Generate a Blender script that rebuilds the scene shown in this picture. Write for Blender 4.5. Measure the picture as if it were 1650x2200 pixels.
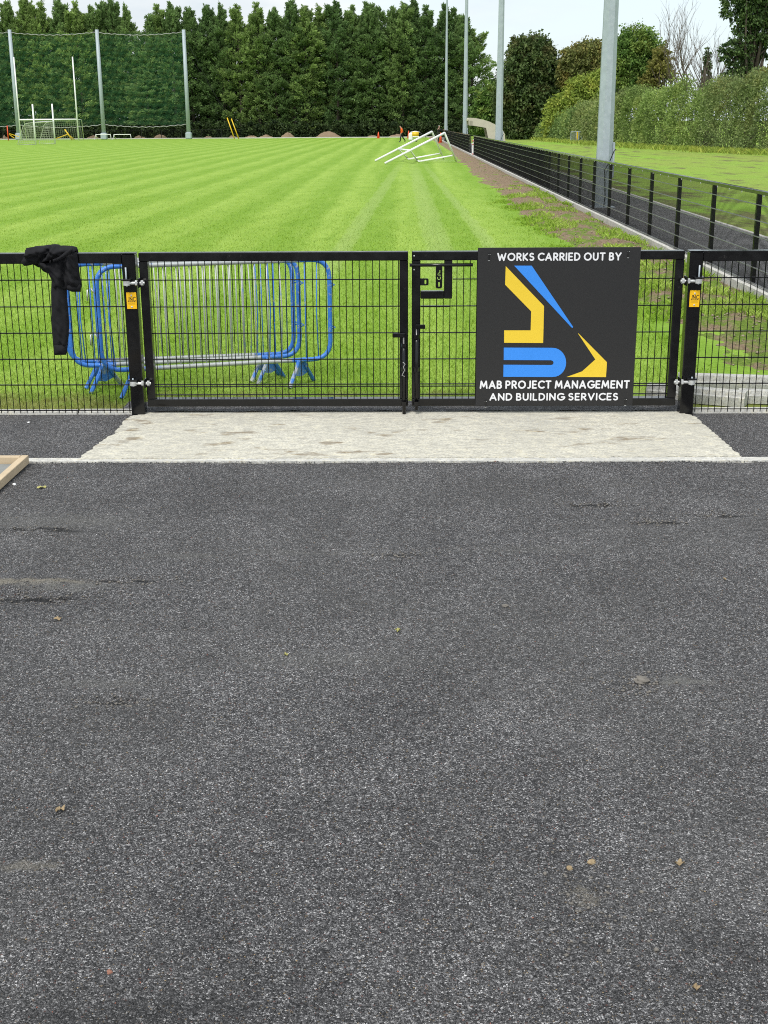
import bpy, math, random
import numpy as np
from mathutils import Vector, Matrix
from mathutils.geometry import delaunay_2d_cdt

# ------------------------------------------------------------------ scene, camera, sky, sun
S = bpy.context.scene
for o in list(bpy.data.objects):
    bpy.data.objects.remove(o)
C = S.collection
rnd = random.Random(7)
R = math.radians
EYE = Vector((0, 0, 2.15)); FPX = 2685.0
CAMROT = Matrix.Rotation(R(.945), 3, 'Z') @ Matrix.Rotation(R(90 - 17.33), 3, 'X') @ Matrix.Rotation(R(-.33), 3, 'Z')
cd = bpy.data.cameras.new('camera'); cam = bpy.data.objects.new('camera', cd); C.objects.link(cam)
cam.matrix_world = Matrix.Translation(EYE) @ CAMROT.to_4x4()
cd.sensor_fit = 'VERTICAL'; cd.sensor_height = 24; cd.lens = FPX / 2200 * 24
cd.clip_start = .05; cd.clip_end = 6000
S.camera = cam
S.view_settings.view_transform = 'Standard'; S.view_settings.look = 'None'
S.view_settings.exposure = 1.0; S.view_settings.gamma = 1
S.cycles.use_denoising = False
S.cycles.pixel_filter_type = 'BLACKMAN_HARRIS'; S.cycles.filter_width = 1.05
S.cycles.max_bounces = 4; S.cycles.diffuse_bounces = 3; S.cycles.transparent_max_bounces = 8
SUN_EL, SUN_AZ = 56, 205          # azimuth clockwise from +Y
W = bpy.data.worlds.new('World'); S.world = W; W.use_nodes = True

def nd(nt, typ, ins=None, **props):
    n = nt.nodes.new('ShaderNode' + typ)
    for k, v in props.items():
        setattr(n, k, v)
    for k, v in (ins or {}).items():
        s = n.inputs[k]
        if isinstance(v, bpy.types.NodeSocket):
            nt.links.new(v, s)
        elif isinstance(v, bpy.types.Node):
            nt.links.new(v.outputs[0], s)
        else:
            if hasattr(s.default_value, '__len__') and len(s.default_value) == 4 and len(v) == 3:
                v = (*v, 1)
            s.default_value = v
    return n
def ramp(nt, fac, stops, interp='LINEAR'):
    n = nd(nt, 'ValToRGB', {0: fac}); cr = n.color_ramp; cr.interpolation = interp
    while len(cr.elements) < len(stops):
        cr.elements.new(.5)
    for e, (p, c) in zip(cr.elements, stops):
        e.position = p; e.color = (c, c, c, 1) if not hasattr(c, '__len__') else (*c, 1)
    return n.outputs[0]
def mix(nt, fac, a, b, mode='MIX'):
    n = nt.nodes.new('ShaderNodeMix'); n.data_type = 'RGBA'; n.blend_type = mode; n.clamp_result = False
    for idx, v in ((0, fac), (6, a), (7, b)):
        s = n.inputs[idx]
        if isinstance(v, bpy.types.NodeSocket): nt.links.new(v, s)
        elif idx == 0: s.default_value = v
        else: s.default_value = (*v, 1) if hasattr(v, '__len__') else (v, v, v, 1)
    return n.outputs[2]
def mth(nt, op, a, b=0.0, c=0.0):
    return nd(nt, 'Math', {0: a, 1: b, 2: c}, operation=op).outputs[0]
def noise(nt, vec, scale, detail=3, rough=.55, dist=0, out=0):
    return nd(nt, 'TexNoise', {'Vector': vec, 'Scale': scale, 'Detail': detail, 'Roughness': rough, 'Distortion': dist}).outputs[out]
def mapv(nt, vec, scale=(1, 1, 1), loc=(0, 0, 0), rot=(0, 0, 0)):
    return nd(nt, 'Mapping', {0: vec, 'Scale': scale, 'Location': loc, 'Rotation': rot}).outputs[0]

nt = W.node_tree; nt.nodes.clear()
sky = nd(nt, 'TexSky', sky_type='NISHITA', sun_disc=False, sun_elevation=R(SUN_EL), sun_rotation=R(SUN_AZ))
dirv = nd(nt, 'TexCoord').outputs['Generated']
cl = noise(nt, mapv(nt, dirv, (1, 1, 3.2), (.3, .1, .45)), 2.3, 7, .56, .25)
cl2 = noise(nt, mapv(nt, dirv, (1, 1, 4), (3.3, 1.1, 0)), 4.4, 6, .6)
shade = ramp(nt, cl2, [(.35, (.36, .39, .425)), (.62, (.50, .50, .50))])
cloudcol = mix(nt, ramp(nt, cl, [(.42, 0), (.58, 1)]), (.43, .485, .51), shade)
b1 = nd(nt, 'Background', {0: sky.outputs[0], 1: .10})
b2 = nd(nt, 'Background', {0: cloudcol, 1: 1.0})
nd(nt, 'OutputWorld', {0: nd(nt, 'MixShader', {0: .86, 1: b1, 2: b2})})
sl = bpy.data.lights.new('sun', 'SUN'); sun = bpy.data.objects.new('sun', sl); C.objects.link(sun)
sl.energy = 1.5; sl.angle = R(20); sl.color = (1, .965, .91)
sun.rotation_euler = (R(90 - SUN_EL), 0, R(180 - SUN_AZ)); sun.location = (0, -20, 40)

def ray(px, py):
    return CAMROT @ Vector(((px - 825) / FPX, -(py - 1100) / FPX, -1))
def at(px, py, Y):           # point of the vertical plane at distance Y
    d = ray(px, py); return EYE + d * (Y / d.y)
def gp(px, py, z=0.0):       # point of the level plane at height z
    d = ray(px, py); return EYE + d * ((z - EYE.z) / d.z)

# ------------------------------------------------------------------ helpers: numpy noise, meshes, objects
def vnoise(x, y, seed=0):
    xi = np.floor(x).astype(np.int64); yi = np.floor(y).astype(np.int64); fx = x - xi; fy = y - yi
    fx = fx * fx * (3 - 2 * fx); fy = fy * fy * (3 - 2 * fy)
    def h(a, b):
        v = np.sin(a * 127.1 + b * 311.7 + seed * 74.7) * 43758.5453
        return v - np.floor(v)
    return (h(xi, yi) * (1 - fx) + h(xi + 1, yi) * fx) * (1 - fy) + (h(xi, yi + 1) * (1 - fx) + h(xi + 1, yi + 1) * fx) * fy
def fbm(x, y, seed=0, o=4):
    s = 0; a = .5
    for i in range(o):
        s = s + a * (vnoise(x, y, seed + i) - .5); x = x * 2.03; y = y * 2.03; a *= .5
    return s
def mesh_from(name, V, F, tint=None, smooth=False):
    me = bpy.data.meshes.new(name)
    V = np.asarray(V, dtype=np.float32).reshape(-1, 3)
    if isinstance(F, np.ndarray):
        k = F.shape[1]; n = len(F)
        me.vertices.add(len(V)); me.vertices.foreach_set('co', V.ravel())
        me.loops.add(n * k); me.loops.foreach_set('vertex_index', F.astype(np.int32).ravel())
        me.polygons.add(n); me.polygons.foreach_set('loop_start', np.arange(0, n * k, k, dtype=np.int32))
        me.update(calc_edges=True); me.validate()
    else:
        me.from_pydata(V.tolist(), [], F); me.update()
    if tint is not None:
        a = me.attributes.new('tint', 'FLOAT', 'POINT'); a.data.foreach_set('value', np.asarray(tint, dtype=np.float32))
    if smooth:
        me.polygons.foreach_set('use_smooth', np.ones(len(me.polygons), dtype=bool))
    return me
def link(name, data, parent=None, mat=None):
    o = bpy.data.objects.new(name, data); C.objects.link(o)
    if parent is not None: o.parent = parent
    if mat is not None and data is not None and not data.materials: data.materials.append(mat)
    return o
def tag(o, label=None, cat=None, group=None, kind=None):
    if label: o['label'] = label
    if cat: o['category'] = cat
    if group: o['group'] = group
    if kind: o['kind'] = kind
    return o
def thing(name, label, cat, loc=(0, 0, 0), group=None, rz=0):
    o = link(name, None); o.location = loc; o.rotation_euler = (0, 0, rz)
    return tag(o, label, cat, group)
def copy_tree(o, parent=None):
    c = o.copy(); C.objects.link(c)
    if parent is not None: c.parent = parent
    for ch in o.children: copy_tree(ch, c)
    return c
class MB:
    def __init__(s): s.V = []; s.F = []
    def add(s, V, F):
        b = len(s.V); s.V += [tuple(v) for v in V]; s.F += [tuple(i + b for i in f) for f in F]; return s
    def box(s, lo, hi, bev=0.0, rot=None, org=None):
        lo = Vector(lo); hi = Vector(hi); c = (lo + hi) / 2; h = (hi - lo) / 2
        b = min(bev, h.x * .9, h.y * .9, h.z * .9)
        if b <= 0:
            V = [Vector((sx * h.x, sy * h.y, sz * h.z)) for sx in (-1, 1) for sy in (-1, 1) for sz in (-1, 1)]
            F = [(0, 1, 3, 2), (4, 6, 7, 5), (0, 4, 5, 1), (2, 3, 7, 6), (0, 2, 6, 4), (1, 5, 7, 3)]
        else:       # chamfered box: 24 verts
            V = []; idx = {}
            for ax in range(3):
                for sx in (-1, 1):
                    for sy in (-1, 1):
                        for sz in (-1, 1):
                            sg = (sx, sy, sz); p = [sg[i] * (h[i] - (0 if i == ax else b)) for i in range(3)]
                            idx[(ax, sx, sy, sz)] = len(V); V.append(Vector(p))
            F = []
            for ax in range(3):
                u, v = [(1, 2), (2, 0), (0, 1)][ax]
                for sg in (-1, 1):
                    ring = []
                    for a, bb in ((-1, -1), (1, -1), (1, 1), (-1, 1)):
                        k = [0, 0, 0]; k[ax] = sg; k[u] = a; k[v] = bb; ring.append(idx[(ax, *k)])
                    F.append(tuple(ring if sg > 0 else ring[::-1]))
            for ax in range(3):
                u, v = [(1, 2), (2, 0), (0, 1)][ax]
                for a in (-1, 1):
                    for bb in (-1, 1):
                        k1 = [0, 0, 0]; k1[ax] = -1; k1[u] = a; k1[v] = bb; k2 = list(k1); k2[ax] = 1
                        f = (idx[(u, *k1)], idx[(u, *k2)], idx[(v, *k2)], idx[(v, *k1)])
                        F.append(f if a * bb > 0 else f[::-1])
            for sx in (-1, 1):
                for sy in (-1, 1):
                    for sz in (-1, 1):
                        f = tuple(idx[(i, sx, sy, sz)] for i in range(3))
                        F.append(f if sx * sy * sz > 0 else f[::-1])
        if rot is not None: V = [rot @ v for v in V]
        return s.add([v + c for v in V], F)
    def tube(s, pts, rad, n=8, cap=True):
        pts = [Vector(p) for p in pts]; rad = rad if hasattr(rad, '__len__') else [rad] * len(pts)
        V = []; up = None
        for i, p in enumerate(pts):
            d = (pts[min(i + 1, len(pts) - 1)] - pts[max(i - 1, 0)]).normalized()
            if up is None:
                up = Vector((0, 0, 1)) if abs(d.z) < .9 else Vector((1, 0, 0))
            u = d.cross(up).normalized(); v = u.cross(d).normalized(); up = v
            for k in range(n):
                a = 2 * math.pi * (k + .5) / n
                V.append(p + (u * math.cos(a) + v * math.sin(a)) * rad[i])
        F = [(i * n + k, i * n + (k + 1) % n, (i + 1) * n + (k + 1) % n, (i + 1) * n + k) for i in range(len(pts) - 1) for k in range(n)]
        if cap: F += [tuple(range(n - 1, -1, -1)), tuple(range((len(pts) - 1) * n, len(pts) * n))]
        return s.add(V, F)
    def prism(s, poly, f0, f1):     # polygon list mapped through f0/f1 (callables 2D -> 3D) and joined
        n = len(poly); V = [f0(p) for p in poly] + [f1(p) for p in poly]
        return s.add(V, [tuple(range(n)), tuple(range(2 * n - 1, n - 1, -1))] + [(i, i + n, (i + 1) % n + n, (i + 1) % n) for i in range(n)])
    def build(s, name, mat, parent=None, smooth=False, world=True):
        off = parent.matrix_basis.translation if (parent is not None and world) else Vector()
        if parent is not None and world and parent.parent is not None: off = off + parent.parent.matrix_basis.translation
        me = bpy.data.meshes.new(name); me.from_pydata([tuple(Vector(v) - off) for v in s.V], [], s.F); me.update()
        if smooth: me.polygons.foreach_set('use_smooth', np.ones(len(me.polygons), dtype=bool))
        return link(name, me, parent, mat)
def fix_normals(o):
    import bmesh
    bm = bmesh.new(); bm.from_mesh(o.data); bmesh.ops.recalc_face_normals(bm, faces=bm.faces); bm.to_mesh(o.data); bm.free()
def flat_shape(name, outers, holes, thick, M, mat, parent=None, bevel=0):
    """outlines in a plane, filled with holes cut out, given thickness, then moved by matrix M (plane XY -> place)"""
    cu = bpy.data.curves.new(name, 'CURVE'); cu.dimensions = '2D'; cu.fill_mode = 'BOTH'; cu.extrude = thick / 2; cu.bevel_depth = bevel
    for pl in outers + holes:
        sp = cu.splines.new('POLY'); sp.points.add(len(pl) - 1); sp.use_cyclic_u = True
        for q, p in zip(sp.points, pl): q.co = (p[0], p[1], 0, 1)
    return curve_to_mesh(name, cu, M, mat, parent)
def curve_to_mesh(name, cu, M, mat, parent=None):
    t = bpy.data.objects.new('tmp', cu); C.objects.link(t); bpy.context.view_layer.update()
    me = bpy.data.meshes.new_from_object(t.evaluated_get(bpy.context.evaluated_depsgraph_get()))
    bpy.data.objects.remove(t); me.name = name; me.materials.clear()
    off = parent.matrix_basis.translation.copy() if parent is not None else Vector()
    if parent is not None and parent.parent is not None: off += parent.parent.matrix_basis.translation
    me.transform(Matrix.Translation(-off) @ M)
    return link(name, me, parent, mat)
def arc(cx, cy, rx, ry, a0, a1, n=9): return [(cx + rx * math.cos(R(a0 + (a1 - a0) * k / n)), cy + ry * math.sin(R(a0 + (a1 - a0) * k / n))) for k in range(n + 1)]
GLYPH = {'A': (.82, [[(0, 0), (.41, 1), (.82, 0)], [(.14, .30), (.68, .30)]]), 'B': (.56, [[(0, 0), (0, 1)], [(0, 1), (.25, 1)] + arc(.25, .765, .25, .235, 90, -90) + [(0, .53)], [(0, .53), (.29, .53)] + arc(.29, .265, .27, .265, 90, -90) + [(0, 0)]]),
  'C': (.74, [arc(.5, .5, .5, .5, 52, 308, 14)]), 'D': (.72, [[(0, 0), (0, 1), (.24, 1)] + arc(.24, .5, .48, .5, 90, -90, 14) + [(0, 0), (0, .1)]]), 'E': (.5, [[(.5, 1), (0, 1), (0, 0), (.5, 0)], [(0, .51), (.44, .51)]]),
  'G': (.86, [arc(.5, .5, .5, .5, 50, 350, 16) + [(.96, .46), (.56, .46)]]), 'I': (0, [[(0, 0), (0, 1)]]), 'J': (.36, [[(.36, 1), (.36, .26)] + arc(.13, .24, .23, .24, 0, -110, 8)]), 'K': (.6, [[(0, 0), (0, 1)], [(.58, 1), (.06, .48), (.6, 0)]]),
  'L': (.46, [[(0, 1), (0, 0), (.46, 0)]]), 'M': (.96, [[(0, 0), (.12, 1), (.48, .22), (.84, 1), (.96, 0)]]), 'N': (.72, [[(0, 0), (0, 1), (.72, 0), (.72, 1)]]), 'O': (.98, [arc(.49, .5, .49, .5, 0, 360, 22)]),
  'P': (.54, [[(0, 0), (0, 1)], [(0, 1), (.26, 1)] + arc(.26, .72, .28, .28, 90, -90) + [(0, .44)]]), 'R': (.56, [[(0, 0), (0, 1)], [(0, 1), (.26, 1)] + arc(.26, .73, .28, .27, 90, -90) + [(0, .46)], [(.24, .46), (.58, 0)]]),
  'S': (.54, [arc(.27, .755, .25, .245, 40, 245, 9) + arc(.27, .26, .28, .26, 75, -140, 10)]), 'T': (.66, [[(0, 1), (.66, 1)], [(.33, 1), (.33, 0)]]), 'U': (.64, [[(0, 1), (0, .34)] + arc(.32, .33, .32, .33, 180, 360, 10) + [(.64, 1)]]),
  'V': (.78, [[(0, 1), (.39, 0), (.78, 1)]]), 'W': (1.16, [[(0, 1), (.28, 0), (.58, .82), (.88, 0), (1.16, 1)]]), 'Y': (.72, [[(0, 1), (.36, .46), (.72, 1)], [(.36, .48), (.36, 0)]])}
def letters_line(body, x0, x1, zc, h, Y, mat, parent, wt=.19, gap=.20, space=.36):
    """each letter built from rounded strokes: a part of its own"""
    W_ = 0; items = []
    for ch in body:
        if ch == ' ': W_ += space; continue
        g = GLYPH[ch]; items.append((W_ + wt / 2, g)); W_ += g[0] + wt + gap
    W_ -= gap; k = (x1 - x0) / W_; kz = h; inner = 1 - wt
    for ox, (w, strokes) in items:
        mb = MB(); dep = 0
        for st in strokes:
            pts = [Vector((x0 + k * (ox + p[0]), zc + kz * (-.5 + wt / 2 + inner * p[1]))) for p in st]
            q = [pts[0]] + [p for i, p in enumerate(pts[1:], 1) if (p - pts[i - 1]).length > 1e-6]; hw = wt * kz / 2
            for i in range(len(q) - 1):
                d = (q[i + 1] - q[i]).normalized(); n = Vector((-d.y, d.x)) * hw; dep += 1; y = Y - .0004 - dep * .00004
                a0 = math.atan2(n.y, n.x); poly = [q[i + 1] + Vector((math.cos(a0 - math.pi * j / 6), math.sin(a0 - math.pi * j / 6))) * hw for j in range(7)] + [q[i] + Vector((math.cos(a0 + math.pi + -math.pi * j / 6), math.sin(a0 + math.pi - math.pi * j / 6))) * hw for j in range(7)]
                mb.add([(p.x, y, p.y) for p in poly], [tuple(range(13, -1, -1))])
        mb.build('letter', mat, parent)
def rounded(pts, r, n=5):
    out = []; m = len(pts)
    for i in range(m):
        p = Vector(pts[i]); a = (Vector(pts[i - 1]) - p).normalized(); b = (Vector(pts[(i + 1) % m]) - p).normalized()
        for k in range(n + 1):
            t = k / n; out.append((p + a * r * (1 - t) ** 2 + b * r * t ** 2))
    return out

# ------------------------------------------------------------------ materials
def newmat(name):
    m = bpy.data.materials.new(name); m.use_nodes = True; t = m.node_tree; t.nodes.clear(); return m, t
def out(t, sh, disp=None):
    o = nd(t, 'OutputMaterial', {0: sh})
def posn(t): return nd(t, 'NewGeometry').outputs['Position']
def objc(t): return nd(t, 'TexCoord').outputs['Object']
def plain(name, col, rough=.6, metal=0.0, var=.15, scale=6, bump=0.0, bscale=60, dirt=None, dirtamt=.5, spec=.5, world=False):
    m, t = newmat(name); v = posn(t) if world else objc(t)
    n = noise(t, v, scale, 5, .6)
    lo = tuple(c * (1 - var) for c in col); hi = tuple(min(1, c * (1 + var)) for c in col)
    c = mix(t, ramp(t, n, [(.3, 0), (.7, 1)]), lo, hi)
    if dirt:
        d = ramp(t, noise(t, mapv(t, v, (1, 1, 1), (4, 2, 7)), scale * 2.3, 6, .65), [(dirtamt, 0), (dirtamt + .18, 1)])
        c = mix(t, d, c, dirt)
    ins = {'Base Color': c, 'Roughness': ramp(t, n, [(.3, max(0, rough - .1)), (.7, min(1, rough + .1))]), 'Metallic': metal, 'Specular IOR Level': spec}
    if bump: ins['Normal'] = nd(t, 'Bump', {'Strength': bump, 'Distance': .002, 'Height': noise(t, v, bscale, 3)}).outputs[0]
    out(t, nd(t, 'BsdfPrincipled', ins)); return m
M = {}
M['black'] = plain('black_powder_coat', (.0055, .0055, .006), .16, var=.3, scale=9, dirt=(.06, .058, .054), dirtamt=.66, spec=.42)
M['wire'] = plain('black_wire', (.005, .005, .0055), .4, var=.2, spec=.25)
M['blackplastic'] = plain('black_plastic', (.01, .01, .01), .35)
M['galv'] = plain('galvanised_steel', (.37, .425, .46), .55, .08, var=.10, scale=5, dirt=(.45, .495, .52), dirtamt=.52)
M['zinc'] = plain('zinc_bolt', (.55, .56, .55), .38, .35, var=.2, scale=30)
M['white'] = plain('white_paint', (.84, .84, .82), .45, var=.04, dirt=(.7, .69, .65), dirtamt=.66)
M['whitenet'] = plain('net_cord', (.42, .47, .34), .8)
M['yellow'] = plain('yellow_plastic', (.72, .46, .01), .45, var=.06)
M['tagyellow'] = plain('tag_yellow', (.90, .50, .004), .4, var=.03)
M['signboard'] = plain('sign_board', (.0135, .013, .0135), .6, var=.12, scale=120, dirt=(.035, .034, .034), dirtamt=.66)
M['signyellow'] = plain('sign_yellow', (.80, .56, .035), .5, var=.02)
M['signblue'] = plain('sign_blue', (.035, .25, .80), .5, var=.02)
M['signwhite'] = plain('sign_white', (.78, .78, .80), .5, var=.02)
M['ink'] = plain('black_ink', (.012, .010, .008), .6)
M['cloth'] = plain('black_cloth', (.015, .015, .017), .92, var=.25, scale=14, bump=.35, bscale=700, spec=.2)
M['orange'] = plain('orange_cloth', (.85, .12, .012), .8, var=.08)
M['conemat'] = plain('cone_orange', (.75, .08, .02), .5, var=.05)
M['darkcloth'] = plain('dark_cloth', (.012, .012, .015), .9)
M['skin'] = plain('skin', (.45, .26, .19), .55)
M['hair'] = plain('hair_dark', (.03, .022, .018), .7)
M['hairw'] = plain('hair_grey', (.5, .48, .46), .7)
M['red'] = plain('red_paint', (.55, .045, .03), .5)
M['timber'] = plain('timber', (.56, .44, .29), .75, var=.15, scale=3, bump=.3, bscale=40, dirt=(.30, .235, .15), dirtamt=.56)
M['bark'] = plain('bark', (.075, .06, .045), .9, var=.3, scale=3, bump=.5, bscale=14)
M['twig'] = plain('twig', (.12, .095, .075), .85, var=.3)
M['dugout'] = plain('cream_concrete', (.50, .46, .37), .8, var=.08, scale=2, dirt=(.42, .39, .31), dirtamt=.55)
M['greennet'] = plain('green_netting', (.055, .23, .10), .85, var=.05)
M['rope'] = plain('rope', (.33, .33, .32), .8)
M['hivis'] = M['orange']
M['leafdry'] = plain('dry_leaf', (.31, .23, .13), .8, var=.3, scale=60)
M['leafyellow'] = plain('yellow_leaf', (.38, .36, .12), .7, var=.3, scale=60)
M['stone'] = plain('pale_stone', (.27, .22, .155), .85, var=.25, scale=40, bump=.4, bscale=120)
M['clod'] = plain('dried_mud', (.17, .155, .135), .95, var=.25, scale=40, bump=.6, bscale=150)
M['brickchip'] = plain('brick_chip', (.28, .13, .09), .9)
M['manhole'] = plain('grey_cover', (.24, .25, .24), .8, var=.15)

def concrete(name, col, stains=0, brush=0.0):
    m, t = newmat(name); v = posn(t)
    big = noise(t, v, 1.6, 5, .6); fine = noise(t, v, 55, 4, .7); gr = noise(t, mapv(t, v, (1, 1, 1), (9, 3, 1)), 190, 2, .6)
    c = mix(t, ramp(t, big, [(.3, 0), (.7, 1)]), tuple(x * .84 for x in col), tuple(x * 1.08 for x in col))
    c = mix(t, ramp(t, fine, [(.38, 1), (.55, 0)]), c, tuple(x * .62 for x in col))
    c = mix(t, ramp(t, gr, [(.56, 0), (.66, .75)]), c, (.58, .50, .30))
    if stains:
        s1 = noise(t, mapv(t, v, (1.0, 1.9, 1), (2.2, .4, 0)), 2.6, 4, .62)
        c = mix(t, ramp(t, s1, [(.585, 0), (.66, .85)]), c, (.19, .135, .075))
        s2 = noise(t, mapv(t, v, (.75, 2.6, 1), (7.1, 4.4, 0)), 2.2, 5, .65)
        c = mix(t, ramp(t, s2, [(.60, 0), (.74, .55)]), c, (.16, .15, .14))
    br = noise(t, mapv(t, v, (2.2, 70, 1), (1, 2, 0)), 1, 4, .65)
    c = mix(t, ramp(t, br, [(.36, .45), (.5, 0)]), c, tuple(x * .70 for x in col))
    mo = noise(t, mapv(t, v, (1, 1.8, 1), (3, 8, 0)), 12, 6, .75)
    c = mix(t, ramp(t, mo, [(.36, .75), (.52, 0)]), c, tuple(x * .58 for x in col))
    c = mix(t, ramp(t, mo, [(.54, 0), (.70, .6)]), c, (.78, .72, .52))
    h = mth(t, 'ADD', mth(t, 'ADD', fine, mth(t, 'MULTIPLY', gr, .6)), mth(t, 'MULTIPLY', br, .9))
    b = nd(t, 'Bump', {'Strength': .5, 'Distance': .004, 'Height': h}).outputs[0]
    out(t, nd(t, 'BsdfPrincipled', {'Base Color': c, 'Roughness': .88, 'Normal': b, 'Specular IOR Level': .3})); return m
M['slab'] = concrete('slab_concrete', (.64, .615, .53), 1)
M['kerb'] = concrete('kerb_concrete', (.66, .65, .61))
M['beam'] = concrete('precast_concrete', (.62, .615, .575))

DUST = (.27, .245, .20); GREY = (.20, .195, .18); TAR = (.014, .014, .015)
MARKS = [(50, 1253, .36, .055, .95, DUST), (150, 1262, .28, .06, .6, GREY), (60, 1283, .30, .022, .9, TAR), (90, 1142, .35, .03, .8, TAR), (120, 1120, .6, .18, .35, GREY), (268, 1248, .17, .02, .95, TAR), (250, 1507, .12, .022, .9, TAR), (230, 1470, .25, .05, .35, GREY),
         (1468, 1468, .13, .05, .75, GREY), (1420, 1122, .14, .022, .9, TAR), (1285, 1083, .17, .018, .8, TAR), (1540, 1104, .25, .022, .8, TAR), (860, 1192, .12, .02, .7, TAR), (380, 1195, .3, .05, .35, GREY), (1250, 1925, .055, .05, .6, DUST), (640, 1185, .35, .06, .3, GREY), (300, 2180, .4, .09, .45, TAR), (1600, 2030, .25, .10, .35, TAR), (1150, 1180, .5, .08, .25, GREY), (700, 1420, .5, .12, .22, GREY), (60, 1860, .12, .04, .5, DUST)]
def asphalt(name, dusty=1.0):
    m, t = newmat(name); v = posn(t)
    vo = nd(t, 'TexVoronoi', {'Vector': v, 'Scale': 200.0, 'Randomness': 1.0}); d = vo.outputs['Distance']; cc = vo.outputs['Color']
    val = nd(t, 'SeparateColor', {0: cc}).outputs[0]; val2 = nd(t, 'SeparateColor', {0: cc}).outputs[1]
    c = ramp(t, val, [(0, (.043, .0415, .0425)), (.40, (.112, .1085, .111)), (.70, (.205, .199, .202)), (.88, (.36, .352, .354)), (1, (.76, .74, .73))])
    vb = nd(t, 'TexVoronoi', {'Vector': mapv(t, v, (1, 1, 1), (.31, .17, 0)), 'Scale': 100.0}); big_st = nd(t, 'SeparateColor', {0: vb.outputs['Color']}).outputs[0]
    c = mix(t, mth(t, 'MULTIPLY', ramp(t, big_st, [(.80, 0), (.83, .8)]), ramp(t, vb.outputs['Distance'], [(.28, 1), (.42, 0)])), c, ramp(t, big_st, [(.8, (.06, .06, .06)), (.9, (.25, .245, .24)), (1, (.62, .60, .57))]))
    clump = noise(t, v, 30, 4, .7)
    c = mix(t, 1.0, c, ramp(t, clump, [(.30, .60), (.5, 1.0), (.70, 1.42)]), 'MULTIPLY')
    tone = noise(t, mapv(t, v, (1, .75, 1), (5, 9, 0)), 1.7, 6, .68)
    c = mix(t, 1.0, c, ramp(t, tone, [(.28, .70), (.5, 1.0), (.72, 1.38)]), 'MULTIPLY')
    # odd coloured chippings
    c = mix(t, ramp(t, val2, [(.975, 0), (.98, .75)], 'CONSTANT'), c, (.26, .19, .11))
    c = mix(t, ramp(t, val2, [(.0, .6), (.008, 0)], 'CONSTANT'), c, (.25, .09, .06))
    sm = noise(t, v, 420, 2, .6)
    c = mix(t, ramp(t, sm, [(.40, .85), (.55, 0)]), c, (.014, .014, .0145))
    # worn / dusty areas
    big = noise(t, mapv(t, v, (1, .8, 1), (3, 1, 0)), .9, 5, .6)
    c = mix(t, mth(t, 'MULTIPLY', ramp(t, big, [(.44, 0), (.74, 1)]), .28 * dusty), c, (.16, .155, .145))
    st = noise(t, mapv(t, v, (.55, 2.4, 1), (1.2, 5.1, 0)), 1.15, 5, .62)
    c = mix(t, mth(t, 'MULTIPLY', ramp(t, st, [(.63, 0), (.78, 1)]), .6 * dusty), c, (.19, .175, .15))
    dk = noise(t, mapv(t, v, (.8, 2.2, 1), (8.2, 2.1, 0)), 2.4, 5, .66)
    c = mix(t, ramp(t, dk, [(.66, 0), (.74, .5)]), c, (.02, .02, .021))
    nz = noise(t, mapv(t, v, (1, 1.6, 1)), 13, 6, .75)
    for (px, py, rx, ry, k, col) in MARKS if dusty > .9 else ():
        q = gp(px, py); vv = nd(t, 'VectorMath', {0: mapv(t, v, (1 / rx, 1 / ry, 0), (-q.x / rx, -q.y / ry, 0))}, operation='LENGTH').outputs['Value']
        e = mth(t, 'ADD', vv, mth(t, 'MULTIPLY', mth(t, 'SUBTRACT', nz, .5), 4.2))
        c = mix(t, mth(t, 'MULTIPLY', ramp(t, e, [(.35, 1), (1.0, 0)]), k), c, col)
    h = mth(t, 'ADD', mth(t, 'MULTIPLY', d, -1.0), mth(t, 'MULTIPLY', sm, .35))
    b = nd(t, 'Bump', {'Strength': 1.0, 'Distance': .009, 'Height': h}).outputs[0]
    b = nd(t, 'Bump', {'Strength': .8, 'Distance': .03, 'Height': noise(t, v, 20, 5, .7), 'Normal': b}).outputs[0]
    out(t, nd(t, 'BsdfPrincipled', {'Base Color': c, 'Roughness': .8, 'Normal': b, 'Specular IOR Level': .35})); return m
M['asphalt'] = asphalt('asphalt')
M['path'] = asphalt('path_asphalt', .25)

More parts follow.
